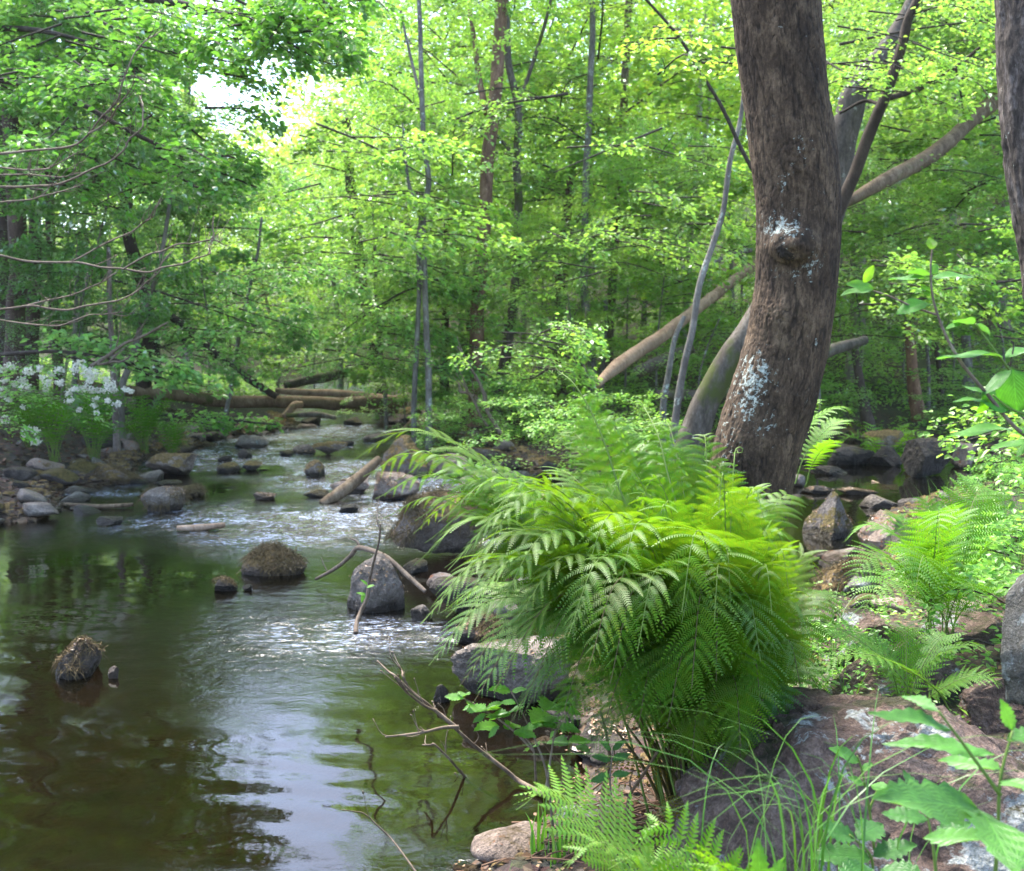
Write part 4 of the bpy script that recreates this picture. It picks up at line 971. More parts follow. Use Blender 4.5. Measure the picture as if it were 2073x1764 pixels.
# ------------------------------------------------------------------ fallen logs and branches
def log(pts, Ys, ws, label, mat='log', name='fallen_log', cat='log', sides=22, seed=0, dens=14, stubs=(), lump=0.15):
    P = [at(p[0], p[1], y) for p, y in zip(pts, Ys)]
    R_ = [w / F_PX * y / 2 for w, y in zip(ws, Ys)]
    mb = MB(); n = len(P) * dens
    pts_ = catmull(P, n); pts_ = pts_ + 0.5 * np.mean(R_) * fbm(pts_ * 1.5 + seed, 3, seed)[:, None] * np.array([0.4, 0.4, 1])
    tube(mb, pts_, np.interp(np.linspace(0, 1, n), np.linspace(0, 1, len(R_)), R_), sides, lump=lump, seed=seed)
    c = P[0]; root = thing(name, label, cat, c)
    setparent_keep(mb.obj('trunk', M[mat]), root)
    for sp_pts, sw in stubs:
        y = Ys[0] if len(sp_pts[0]) == 2 else sp_pts[0][2]
        Q = [at(p[0], p[1], y + 0.02 * k) for k, p in enumerate(sp_pts)]
        m2 = MB(); tube(m2, Q, [w / F_PX * y / 2 for w in sw], max(6, sides // 2), n=len(Q) * 6, lump=0.15, seed=seed + 3)
        setparent_keep(m2.obj('branch', M[mat]), root)
    return root
log([(150, 778), (250, 790), (370, 800), (480, 812), (600, 816), (700, 820), (805, 822)], [14.0, 14.3, 14.8, 15.4, 15.8, 16.2, 16.5], [22, 23, 25, 26, 25, 27, 30], 'long brown log lying right across the stream', seed=3, dens=14)
log([(700, 818), (770, 815), (820, 812)], [16.0, 16.2, 16.4], [26, 28, 26], 'thicker mossy butt of log resting at the right end of the stream crossing', seed=4)
log([(560, 790), (640, 795), (720, 800), (790, 806)], [18.5, 18.3, 18.1, 18.0], [12, 15, 15, 12], 'shorter pinkish log lying behind the long stream-crossing log', mat='log_pale', seed=5)
log([(575, 780), (640, 768), (720, 752), (800, 735)], [19.5, 19.6, 19.8, 20], [16, 20, 18, 12], 'dark log propped up behind the two crossing logs', mat='bark_moss', seed=6)
log([(345, 640), (385, 672), (430, 710), (480, 750), (530, 785), (560, 802)], [15, 15.1, 15.2, 15.3, 15.4, 15.5], [16, 18, 18, 17, 15, 13], 'dark slender trunk fallen from the left, resting on the crossing log', mat='twig_dark', seed=7)
log([(575, 845), (595, 822), (612, 818)], [15.3, 15.4, 15.5], [12, 16, 12], 'short grey prop of wood under the crossing log', mat='log_pale', seed=8)
log([(580, 842), (640, 840), (680, 846)], [15, 15, 15], [9, 12, 9], 'mossy stick lying in the current below the log', mat='bark_moss', seed=9)
log([(760, 892), (810, 878), (838, 858)], [14.2, 14.3, 14.5], [14, 18, 22], 'worn root running into the stream from the right bank', mat='log', seed=10)
log([(1208, 778), (1250, 742), (1310, 700), (1360, 664), (1425, 615), (1480, 572), (1560, 515)], [10.5, 11, 11.6, 12.2, 12.8, 13.4, 14], [16, 28, 28, 26, 22, 20, 18], 'pale peeling trunk leaning up from the bright bush towards the main trunk', mat='log_pale', seed=11, sides=20)
log([(1640, 448), (1700, 418), (1760, 385), (1820, 350), (1890, 310), (1940, 268), (2000, 215), (2060, 170)], [11.5, 11.8, 12, 12.4, 12.8, 13.2, 13.6, 14], [12, 22, 26, 30, 31, 28, 31, 33], 'long brown trunk slanting up to the right edge behind the main trunk', mat='log', seed=12, sides=20)
log([(1290, 755), (1340, 732), (1400, 705)], [13, 13.2, 13.4], [26, 26, 22], 'mossy grey log lying below the peeling leaning trunk', mat='bark_moss', seed=13)
log([(1330, 800), (1400, 800), (1480, 798)], [12.5, 12.5, 12.5], [22, 24, 22], 'dark horizontal log in the shade behind the leaning mossy trunk', mat='bark_moss', seed=14)
log([(1640, 735), (1690, 705), (1750, 690)], [11, 11.2, 11.6], [26, 24, 18], 'curved moss-brown limb right of the main trunk', mat='bark_moss', seed=15)
log([(1955, 392), (1990, 362), (2025, 335)], [17, 17.3, 17.6], [14, 14, 12], 'grey pole leaning on the slope beside the stout pinkish-grey trunk', mat='log_pale', seed=16, sides=10)
log([(1790, 395), (1850, 345), (1900, 300)], [15, 15.3, 15.6], [10, 11, 9], 'white stripped pole above the long slanting trunk', mat='bark_birch', seed=17, sides=10)
log([(470, 608), (520, 598), (570, 588)], [24, 24, 24], [10, 12, 9], 'pale stick caught high in the leaves above the stream gap', mat='log_pale', seed=18, sides=8)
log([(1380, 545), (1430, 535), (1520, 505)], [13.5, 13.6, 13.8], [9, 11, 12], 'thin grey limb crossing above the peeling leaning trunk', mat='bark_grey', seed=19, sides=10)
log([(652, 1020), (690, 995), (720, 972), (745, 950), (768, 930)], [8.3, 8.4, 8.5, 8.6, 8.7], [20, 26, 24, 20, 16], 'weathered brown driftwood branch propped on the tan rocks', mat='log', name='driftwood', cat='driftwood', seed=20, stubs=[([(712, 982, 8.45), (700, 972), (690, 973)], [8, 6, 3])])
log([(358, 1070), (405, 1069), (455, 1064)], [7.05, 7.08, 7.1], [10, 15, 10], 'short red-brown stick lying on the water in mid stream', mat='log_pale', name='stick', cat='stick', seed=21, sides=10)
log([(130, 1022), (200, 1026), (270, 1022)], [8.1, 8.0, 8.05], [7, 10, 8], 'thin sodden stick at the mouth of the left pool', mat='log', name='stick', cat='stick', seed=22, sides=10)
log([(640, 1172), (680, 1150), (710, 1125), (728, 1108), (780, 1126), (820, 1160), (862, 1198)], [5.5, 5.4, 5.35, 5.3, 5.1, 5.0, 4.9], [6, 8, 9, 11, 11, 10, 9], 'bent grey dead branch lying across the upright grey rock', mat='twig', name='dead_branch', cat='branch', seed=23, sides=10,
    stubs=[([(728, 1108, 5.3), (722, 1096), (708, 1090)], [7, 5, 2]), ([(664, 1160, 5.45), (655, 1142), (650, 1128)], [3, 2, 1])])
log([(1640, 890), (1700, 902), (1760, 915)], [12.6, 12.4, 12.2], [9, 12, 9], 'brown branch lying on the debris shore beyond the right pool', mat='log', name='dead_branch', cat='branch', seed=24, sides=10)
log([(1765, 975), (1790, 985), (1815, 995)], [9.5, 9.4, 9.3], [5, 6, 4], 'tan stick poking out of the right pool', mat='log_pale', name='stick', cat='stick', seed=25, sides=8)
# ------------------------------------------------------------------ filler saplings and bushes (each a thing)
def stand(px, py, Y, var, cs, color, label, name='sapling', cat='sapling', rz=0.0, group=None, stemr=0.025, stem_h=3.0, mat='bark_brown', lift=0.0, lean=(0, 0)):
    p = at(px, py, Y); z = hz(p[0], p[1]) - 0.02 + lift
    root = thing(name, label, cat, (p[0], p[1], z), group)
    k = (px * 0.37 + Y) % 1.0; k2 = (px * 0.73 + Y * 1.9) % 1.0; lean = ((k - 0.5) * 0.35 * stem_h, (k2 - 0.5) * 0.2 * stem_h); stem_h = stem_h * (0.55 + 0.2 * k2)
    mb = MB(); tube(mb, [[0, 0, -0.08], [0.04 * (k2 - 0.5) * stem_h, 0.02, stem_h * 0.4], [lean[0] * 0.5 + 0.03 * (k - 0.5) * stem_h, 0.03, stem_h * 0.8], [lean[0], lean[1], stem_h]], [stemr * 1.3, stemr, stemr * 0.7, stemr * 0.3], 8, n=12, lump=0.1)
    mb.obj('trunk', M[mat], parent=root)
    crown_on(root, var, cs, color, rz=rz)
    return root
S = stand
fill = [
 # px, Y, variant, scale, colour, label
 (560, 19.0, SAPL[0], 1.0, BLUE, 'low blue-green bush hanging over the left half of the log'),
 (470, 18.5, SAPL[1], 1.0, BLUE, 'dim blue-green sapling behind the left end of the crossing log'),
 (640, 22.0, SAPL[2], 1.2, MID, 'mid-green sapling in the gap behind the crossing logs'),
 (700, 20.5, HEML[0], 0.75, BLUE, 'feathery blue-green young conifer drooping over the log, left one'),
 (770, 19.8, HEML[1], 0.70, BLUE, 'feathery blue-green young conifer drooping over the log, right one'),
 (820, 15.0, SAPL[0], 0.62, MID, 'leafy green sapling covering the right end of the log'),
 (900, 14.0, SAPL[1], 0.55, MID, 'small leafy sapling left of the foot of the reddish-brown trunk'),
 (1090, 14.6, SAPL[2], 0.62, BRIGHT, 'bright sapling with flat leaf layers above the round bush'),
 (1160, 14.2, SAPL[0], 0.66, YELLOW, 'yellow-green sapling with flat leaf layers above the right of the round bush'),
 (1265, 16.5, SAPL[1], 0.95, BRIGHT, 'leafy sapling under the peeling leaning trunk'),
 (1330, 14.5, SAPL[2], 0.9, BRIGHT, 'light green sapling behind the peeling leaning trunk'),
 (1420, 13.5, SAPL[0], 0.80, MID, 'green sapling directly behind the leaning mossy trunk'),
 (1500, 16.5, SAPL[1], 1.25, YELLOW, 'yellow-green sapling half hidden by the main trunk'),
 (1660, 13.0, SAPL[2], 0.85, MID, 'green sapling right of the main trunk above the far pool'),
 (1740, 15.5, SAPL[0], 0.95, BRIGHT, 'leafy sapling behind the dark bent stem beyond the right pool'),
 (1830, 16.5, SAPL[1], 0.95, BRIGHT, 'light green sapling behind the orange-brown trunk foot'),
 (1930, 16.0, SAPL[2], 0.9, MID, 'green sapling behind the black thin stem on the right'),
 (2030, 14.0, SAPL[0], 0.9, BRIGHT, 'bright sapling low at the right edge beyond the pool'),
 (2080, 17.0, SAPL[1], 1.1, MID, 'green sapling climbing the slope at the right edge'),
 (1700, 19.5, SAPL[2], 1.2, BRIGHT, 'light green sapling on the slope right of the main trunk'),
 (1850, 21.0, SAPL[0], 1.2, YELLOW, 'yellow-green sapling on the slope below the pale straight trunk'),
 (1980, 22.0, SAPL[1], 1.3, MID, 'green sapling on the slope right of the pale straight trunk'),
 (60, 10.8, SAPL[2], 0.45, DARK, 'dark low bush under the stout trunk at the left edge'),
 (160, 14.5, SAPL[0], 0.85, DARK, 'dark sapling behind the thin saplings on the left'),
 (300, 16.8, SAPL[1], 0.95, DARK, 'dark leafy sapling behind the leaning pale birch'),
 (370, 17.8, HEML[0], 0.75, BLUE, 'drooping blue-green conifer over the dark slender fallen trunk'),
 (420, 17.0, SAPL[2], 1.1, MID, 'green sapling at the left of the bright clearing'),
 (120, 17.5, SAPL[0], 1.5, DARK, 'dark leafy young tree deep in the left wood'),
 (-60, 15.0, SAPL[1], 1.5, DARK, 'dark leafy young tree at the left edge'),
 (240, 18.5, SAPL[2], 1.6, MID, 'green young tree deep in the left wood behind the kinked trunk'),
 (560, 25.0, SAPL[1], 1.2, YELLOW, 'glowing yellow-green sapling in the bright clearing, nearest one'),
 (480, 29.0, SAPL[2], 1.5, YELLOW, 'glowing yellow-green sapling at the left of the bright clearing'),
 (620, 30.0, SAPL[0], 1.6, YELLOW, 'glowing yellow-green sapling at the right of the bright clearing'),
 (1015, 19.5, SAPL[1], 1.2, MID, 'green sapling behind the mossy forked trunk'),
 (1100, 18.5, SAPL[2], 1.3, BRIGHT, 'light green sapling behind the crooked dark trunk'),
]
for i, (px, Y, var, cs, colr, lab) in enumerate(fill):
    S(px, 760, Y, var, cs, colr, lab, rz=i * 2.1, stemr=0.018 * cs, mat='bark_grey', stem_h=4.0 * cs if var not in HEML else 5.5 * cs, cat='sapling' if var not in HEML else 'conifer', name='sapling' if var not in HEML else 'conifer_tree')
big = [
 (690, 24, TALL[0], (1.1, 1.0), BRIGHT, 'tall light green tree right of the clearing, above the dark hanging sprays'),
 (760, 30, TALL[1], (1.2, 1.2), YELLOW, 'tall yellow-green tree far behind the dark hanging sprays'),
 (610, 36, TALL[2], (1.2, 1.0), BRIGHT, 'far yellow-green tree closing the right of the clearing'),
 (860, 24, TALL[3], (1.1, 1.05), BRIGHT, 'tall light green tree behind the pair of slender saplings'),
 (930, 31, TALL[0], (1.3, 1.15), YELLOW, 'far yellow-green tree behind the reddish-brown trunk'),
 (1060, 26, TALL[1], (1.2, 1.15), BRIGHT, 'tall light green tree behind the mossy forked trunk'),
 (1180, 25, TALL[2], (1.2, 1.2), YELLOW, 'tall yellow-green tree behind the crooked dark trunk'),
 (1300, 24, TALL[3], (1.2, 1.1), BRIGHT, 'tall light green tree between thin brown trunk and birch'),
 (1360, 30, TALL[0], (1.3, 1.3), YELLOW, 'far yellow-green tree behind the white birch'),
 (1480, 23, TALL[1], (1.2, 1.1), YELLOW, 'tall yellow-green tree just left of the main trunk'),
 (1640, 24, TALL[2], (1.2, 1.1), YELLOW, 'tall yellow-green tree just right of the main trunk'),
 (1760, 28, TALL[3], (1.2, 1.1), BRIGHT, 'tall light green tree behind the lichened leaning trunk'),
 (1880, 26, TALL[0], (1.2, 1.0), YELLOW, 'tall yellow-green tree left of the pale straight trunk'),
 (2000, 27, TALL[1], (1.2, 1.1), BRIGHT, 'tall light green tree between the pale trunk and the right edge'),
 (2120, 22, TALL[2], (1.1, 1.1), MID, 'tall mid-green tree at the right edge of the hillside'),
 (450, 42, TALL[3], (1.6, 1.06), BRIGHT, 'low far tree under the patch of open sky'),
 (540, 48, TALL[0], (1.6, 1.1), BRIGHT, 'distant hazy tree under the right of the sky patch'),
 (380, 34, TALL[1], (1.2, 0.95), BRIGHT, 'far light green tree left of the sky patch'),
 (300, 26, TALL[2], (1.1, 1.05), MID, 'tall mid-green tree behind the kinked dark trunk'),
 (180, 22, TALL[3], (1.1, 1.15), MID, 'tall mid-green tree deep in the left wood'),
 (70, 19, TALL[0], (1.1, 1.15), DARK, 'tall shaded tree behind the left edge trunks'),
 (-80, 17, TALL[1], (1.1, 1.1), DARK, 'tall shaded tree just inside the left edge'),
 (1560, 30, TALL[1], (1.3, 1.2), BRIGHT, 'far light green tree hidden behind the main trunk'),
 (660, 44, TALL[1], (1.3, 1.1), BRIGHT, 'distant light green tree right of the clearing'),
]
for i, (px, Y, var, cs, colr, lab) in enumerate(big):
    S(px, 760, Y, var, cs, colr, lab, rz=i * 1.3 + 0.4, stemr=0.065, stem_h=9.0 * cs[1], cat='tree', name='tree', mat='bark_grey')

# far wood: one mass of foliage on the slopes behind everything that can be told apart
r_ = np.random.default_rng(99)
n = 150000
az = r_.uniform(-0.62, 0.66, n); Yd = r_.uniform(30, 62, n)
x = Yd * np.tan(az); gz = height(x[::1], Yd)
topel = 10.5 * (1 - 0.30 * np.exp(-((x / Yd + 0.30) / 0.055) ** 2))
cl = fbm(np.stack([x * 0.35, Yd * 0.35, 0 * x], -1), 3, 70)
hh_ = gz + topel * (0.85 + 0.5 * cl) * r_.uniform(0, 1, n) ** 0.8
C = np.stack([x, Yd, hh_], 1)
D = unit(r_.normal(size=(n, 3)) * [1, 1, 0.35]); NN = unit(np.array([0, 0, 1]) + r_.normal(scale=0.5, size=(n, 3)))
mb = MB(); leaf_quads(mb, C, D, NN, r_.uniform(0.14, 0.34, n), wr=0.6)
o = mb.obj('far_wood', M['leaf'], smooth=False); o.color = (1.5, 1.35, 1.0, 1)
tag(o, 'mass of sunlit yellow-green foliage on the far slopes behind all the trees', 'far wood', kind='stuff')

# ------------------------------------------------------------------ boughs reaching in from trees outside the frame
def bough(label, limbs, sprays, size, color, seed, name='leafy_bough', mat='twig_dark', two=True, thick=0.02, cat='bough'):
    r = np.random.default_rng(seed); lf, wd = MB(), MB()
    p0 = at(limbs[0][0][0], limbs[0][0][1], limbs[0][0][2])
    root = thing(name, label, cat, p0)
    for L in limbs:
        P = [at(a[0], a[1], a[2]) for a in L]
        Y = L[0][2]; tube(wd, P, [L[0][3] / F_PX * Y / 2, L[-1][3] / F_PX * Y / 2], 8, n=len(P) * 6, lump=0.15, seed=seed)
    tw = MB()
    for (a, b, w, n_) in sprays:
        A_, B_ = at(*a), at(*b); mid = (A_ + B_) / 2 + np.array([0, 0, 0.05 * np.linalg.norm(B_ - A_)]) + r.normal(scale=0.05, size=3)
        spray(lf, tw, np.stack([A_, mid, B_]), w, n_, size, r, thick=thick * 0.5, twigs=max(6, n_ // 14), two=two, tilt=0.4, thicklayer=0.05, wr=0.7)
    o = wd.obj('limb', M[mat]); setparent_keep(o, root)
    if tw.v: o = tw.obj('twigs', M[mat], kind='stuff'); setparent_keep(o, root)
    o = lf.obj('foliage', M['leaf'], smooth=False); o.color = tuple(color) + (1,); setparent_keep(o, root)
    return root
rb = random.Random(4)
def rspr(x0, x1, y0, y1, Y0, Y1, n, w, nl, dx=(120, 260), dy=(10, 70)):
    out = []
    for _ in range(n):
        x = rb.uniform(x0, x1); y = rb.uniform(y0, y1); Y = rb.uniform(Y0, Y1); s = 1 if rb.random() < 0.75 else -1
        out.append(((x, y, Y), (x + s * rb.uniform(*dx), y + rb.uniform(*dy), Y + rb.uniform(-0.9, 0.6)), w * rb.uniform(0.7, 1.2), nl))
    return out
bough('dark limb with fresh green leaves arching across the top left sky patch',
      [[(150, -25, 8.2, 20), (320, 0, 8.0, 17), (430, 22, 7.8, 14), (545, 48, 7.6, 10), (640, 62, 7.5, 5)], [(430, -30, 7.0, 8), (500, 10, 7.0, 7), (620, 50, 7.0, 3)]],
      rspr(120, 380, 20, 120, 7.3, 8.3, 14, 0.32, 150) + rspr(420, 560, 40, 150, 6.8, 8.0, 7, 0.2, 90, (40, 90), (10, 40)) + rspr(400, 640, -50, 90, 6.8, 8.0, 18, 0.26, 120, (60, 140), (10, 50)), 0.062, (0.7, 0.95, 0.55), 61)
bough('big hanging bough of green leaves in the upper left, reaching toward the centre',
      [[(-60, 150, 8.5, 14), (120, 190, 8.2, 12), (260, 265, 8.0, 10), (400, 330, 7.8, 6), (520, 380, 7.6, 3)]],
      rspr(-40, 420, 120, 400, 7.2, 9.0, 34, 0.34, 150, (100, 200), (15, 70)) + rspr(300, 440, 240, 380, 7.2, 8.2, 10, 0.26, 140, (60, 120), (10, 50)), 0.062, (0.62, 0.88, 0.55), 62)
bough('fresh green overhanging bough at the top, between the sky patch and the centre',
      [[(560, -80, 7.4, 8), (640, -10, 7.3, 7), (720, 60, 7.2, 4)]],
      rspr(560, 690, -60, 90, 6.8, 7.8, 15, 0.28, 120, (40, 110), (20, 60)), 0.06, (0.7, 0.95, 0.5), 63)
bough('dim leafy bough high at the left edge',
      [[(-120, 60, 9.5, 16), (60, 60, 9.3, 10), (200, 90, 9.2, 5)]],
      rspr(-120, 180, -60, 230, 8.6, 10.2, 26, 0.40, 150), 0.075, (0.8, 1.0, 0.7), 64)
bough('pale blue-green layered bough reaching over the white blossoms and the log',
      [[(-20, 720, 9.6, 9), (120, 712, 9.4, 8), (260, 735, 9.3, 6), (440, 785, 9.2, 3)]],
      [((90, 705, 9.5), (300, 725, 9.2), 0.36, 160), ((180, 712, 9.5), (400, 760, 9.2), 0.34, 170), ((250, 735, 9.3), (445, 788, 9.1), 0.26, 130), ((40, 700, 9.8), (230, 715, 9.4), 0.35, 130), ((120, 720, 9.6), (350, 770, 9.6), 0.3, 110)], 0.085, (1.0, 1.15, 1.25), 65)
bough('low leafy spray hanging over the water below the left part of the log',
      [[(250, 835, 13.2, 8), (400, 845, 12.9, 6), (560, 860, 12.7, 3)]],
      [((300, 850, 12.8), (470, 868, 12.6), 0.35, 160), ((380, 848, 13.0), (545, 864, 12.9), 0.35, 160), ((440, 850, 13.4), (570, 858, 13.2), 0.3, 140), ((330, 850, 12.7), (480, 870, 12.4), 0.3, 120)], 0.075, (0.9, 1.15, 1.0), 66)
bough('bright leaf layers at the right edge above the grass and the right pool',
      [[(2200, 900, 6.0, 9), (2080, 890, 6.0, 7), (1960, 875, 6.0, 4)]],
      [((2120, 850, 6.2), (1880, 868, 6.0), 0.30, 130), ((2140, 870, 6.0), (1910, 905, 5.7), 0.28, 120), ((2150, 905, 5.6), (1990, 935, 5.4), 0.25, 100), ((2200, 830, 6.3), (1990, 835, 6.0), 0.3, 120), ((2160, 1000, 5.2), (2020, 990, 5.0), 0.2, 70)], 0.052, (1.15, 1.2, 0.8), 67)
bough('spray of yellow-green leaves in front of the reddish-brown trunk high in the middle',
      [[(1150, 190, 12.5, 6), (1000, 215, 12.3, 5), (900, 250, 12.1, 3)]],
      [((1120, 195, 12.4), (900, 245, 12.0), 0.35, 150), ((900, 205, 12.8), (760, 235, 12.5), 0.3, 130), ((1060, 215, 12.2), (940, 290, 12.0), 0.35, 130), ((1000, 250, 12.2), (850, 310, 12.0), 0.35, 120)], 0.065, BRIGHT, 68)
bough('dark thin bare-looking limb slanting down toward the main trunk from the top',
      [[(1290, -20, 7.5, 5), (1370, 70, 7.5, 6), (1420, 150, 7.5, 7), (1460, 215, 7.5, 8), (1500, 300, 7.5, 8), (1530, 355, 7.5, 9)]],
      rspr(1300, 1480, 40, 330, 7.2, 8.0, 5, 0.22, 60, (60, 120), (5, 30)), 0.06, YELLOW, 69)
bough('fresh green leaf layers above the long slanting trunk, right of the main trunk',
      [[(1700, 90, 10, 6), (1850, 60, 10, 5), (2000, 40, 10, 3)]],
      rspr(1640, 1980, -30, 210, 9.0, 10.5, 22, 0.34, 150), 0.055, BRIGHT, 70)

bough('airy bough of light leaves hanging in front of the pair of slender saplings',
      [[(640, 250, 11.5, 5), (760, 300, 11.3, 4), (900, 380, 11.0, 2)]], rspr(600, 860, 230, 520, 10.5, 12.5, 18, 0.42, 130), 0.085, (1.2, 1.25, 0.9), 71)
bough('light leaf layers over the crooked dark trunk and the flaking grey tree',
      [[(1340, 260, 11.5, 5), (1240, 300, 11.3, 4), (1120, 350, 11.0, 2)]], rspr(1080, 1400, 220, 560, 10.5, 12.5, 20, 0.42, 120), 0.065, (1.25, 1.25, 0.95), 72)
bough('fresh leaf layers just above the bright rounded bush',
      [[(1180, 740, 10, 5), (1100, 700, 9.8, 4), (1000, 690, 9.6, 2)]], rspr(960, 1120, 650, 780, 9.3, 10.3, 11, 0.34, 120, (80, 160), (10, 40)), 0.055, (1.2, 1.25, 0.95), 73)
bough('leaf layers on the slope right of the main trunk, behind the broad-leaved branch',
      [[(2120, 560, 10, 5), (1960, 580, 9.8, 4), (1800, 600, 9.6, 2)]], rspr(1700, 2060, 450, 700, 9.3, 11.5, 26, 0.36, 120, (80, 180), (10, 50)), 0.07, (1.2, 1.25, 0.9), 74)
bough('dim bluish leaf layers hanging over the left end of the log and the water',
      [[(200, 560, 12.8, 6), (350, 600, 12.6, 4), (520, 660, 12.4, 2)]], rspr(330, 640, 520, 760, 12.0, 14.0, 26, 0.5, 150, (80, 180), (20, 70)), 0.075, (0.8, 1.0, 1.15), 75)
bough('dark leaf layers in the gloom right of the stream gap, above the log end',
      [[(900, 560, 13.4, 6), (800, 600, 13.2, 4), (680, 680, 13.0, 2)]], rspr(640, 900, 520, 760, 12.6, 14.0, 24, 0.5, 150, (80, 180), (20, 60)), 0.075, (0.9, 1.05, 0.95), 76)

# ------------------------------------------------------------------ shrubs and low plants
def shrub(px, py, z, var, cs, color, label, name='shrub', cat='shrub', group=None, rz=0.0):
    p = ground_at(px, py, z); root = thing(name, label, cat, (p[0], p[1], hz(p[0], p[1])), group)
    crown_on(root, var, cs, color, rz=rz); return root
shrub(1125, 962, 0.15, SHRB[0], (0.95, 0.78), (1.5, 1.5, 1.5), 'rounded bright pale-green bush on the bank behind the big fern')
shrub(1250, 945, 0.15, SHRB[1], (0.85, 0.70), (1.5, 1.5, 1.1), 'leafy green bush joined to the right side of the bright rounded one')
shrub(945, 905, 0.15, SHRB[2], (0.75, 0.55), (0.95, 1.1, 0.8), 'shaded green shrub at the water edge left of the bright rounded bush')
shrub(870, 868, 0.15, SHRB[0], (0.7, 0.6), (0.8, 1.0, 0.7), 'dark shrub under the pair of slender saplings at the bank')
shrub(1030, 880, 0.2, SHRB[1], (0.8, 0.5), (1.0, 1.2, 0.8), 'green shrub at the foot of the mossy forked trunk')
shrub(1440, 905, 0.2, SHRB[2], (0.4, 0.35), (1.1, 1.3, 1.1), 'little light-green shrub between the leaning mossy trunk and the main trunk')
shrub(1640, 860, 0.2, SHRB[0], (0.7, 0.5), (1.0, 1.2, 0.8), 'green shrub right of the main trunk on the far pool bank')
shrub(1960, 880, 0.2, SHRB[1], (0.9, 0.6), MID, 'green shrub behind the square brown block on the right')
shrub(2080, 1110, 0.15, SHRB[2], (0.42, 0.35), (1.2, 1.4, 1.2), 'pale green weed clump at the right edge above the grey boulder')
shrub(2040, 1060, 0.15, SHRB[0], (0.38, 0.30), (1.0, 1.3, 1.0), 'green weed clump at the right edge beside the tall grass')

# herbs on the ground: one uncountable cover
r_ = np.random.default_rng(123); mb = MB()
def herbs(n, x0, x1, y0, y1, sdmin, size, hh_, dens=0.0, seed=1):
    x = r_.uniform(x0, x1, n); y = r_.uniform(y0, y1, n); sd = water_sd(x, y)
    k = fbm(np.stack([x * 1.1, y * 1.1, 0 * x + seed], -1), 3, 33)
    ok = (sd > sdmin) & (k > dens); x, y = x[ok], y[ok]; n = len(x)
    z = height(x, y) + r_.uniform(0.02, 1, n) * hh_ * (0.5 + 0.5 * np.clip(k[ok] * 2 + 0.5, 0, 1))
    D = unit(r_.normal(size=(n, 3)) * [1, 1, 0.3]); NN = unit(np.array([0, 0, 1]) + r_.normal(scale=0.4, size=(n, 3)))
    leaf_quads(mb, np.stack([x, y, z], 1), D, NN, r_.uniform(0.5, 1.2, n) * size, wr=0.6)
herbs(60000, -3.5, 14, 12.0, 26, 0.5, 0.085, 0.30, -0.35)
herbs(34000, -16, -3.5, 16.0, 26, 0.6, 0.085, 0.25, 0.0)
herbs(4000, -9, -3.5, 12.0, 16, 0.6, 0.06, 0.10, 0.0)
herbs(9000, 2.2, 9, 8.5, 13, 0.5, 0.055, 0.16, 0.0)
herbs(5000, -9, -4, 8.5, 13, 0.8, 0.055, 0.14, 0.15)
herbs(7000, -0.6, 3.5, 9.6, 13, 0.35, 0.05, 0.20, -0.3)
herbs(9000, 0.9, 4.2, 2.8, 7.5, 0.2, 0.032, 0.10, -0.15)
herbs(2500, 0.2, 1.6, 1.2, 3.2, 0.15, 0.022, 0.05, 0.0)
o = mb.obj('ground_cover', M['leaf'], smooth=False); o.color = (1.1, 1.15, 0.85, 1)
tag(o, 'low green herbs covering the banks and slopes', 'ground cover', kind='stuff')
# fallen leaves
mb = MB()
def litter_(n, x0, x1, y0, y1, s0, s1, s2=0.0):
    x = r_.uniform(x0, x1, n); y = r_.uniform(y0, y1, n); sd = water_sd(x, y); ok = (sd > 0.02)
    x, y = x[ok], y[ok]; n = len(x); z = height(x, y) + 0.006
    D = unit(r_.normal(size=(n, 3)) * [1, 1, 0.25]); NN = unit(np.array([0, 0, 1]) + r_.normal(scale=0.35, size=(n, 3)))
    leaf_quads(mb, np.stack([x, y, z], 1), D, NN, r_.uniform(s0, s1, n), wr=0.65, two=False)
litter_(14000, -8, -2.0, 7.0, 15, 0.03, 0.075)
litter_(9000, -1, 5, 8, 14, 0.03, 0.07)
litter_(9000, -0.2, 4.2, 1.2, 5.5, 0.012, 0.045)
o = mb.obj('leaf_litter', M['deadleaf'], smooth=False)
tag(o, 'brown fallen leaves scattered over both banks', 'leaf litter', kind='stuff')

# ------------------------------------------------------------------ haze volume added to lighten the background
HAZE = 0.0004
mb = MB(); x0, x1, y0, y1, z0, z1 = -75, 75, -8, 104, -2.0, 32
V = np.array([[x, y, z] for x in (x0, x1) for y in (y0, y1) for z in (z0, z1)], float)
mb.add(V, [[0, 1, 3, 2], [4, 6, 7, 5], [0, 4, 5, 1], [2, 3, 7, 6], [0, 2, 6, 4], [1, 5, 7, 3]])
m, nt, out = new_mat('lightening_haze'); g = G(nt)
vol = g.n('ShaderNodeVolumePrincipled', i_Density=HAZE, i_Anisotropy=0.3); vol.inputs['Color'].default_value = (0.95, 0.97, 0.93, 1)
g.link(vol.outputs[0], out.inputs['Volume'])
if HAZE: tag(mb.obj('haze', m, smooth=False), 'faint haze added to lighten the background of the wooded valley', 'haze', kind='stuff')
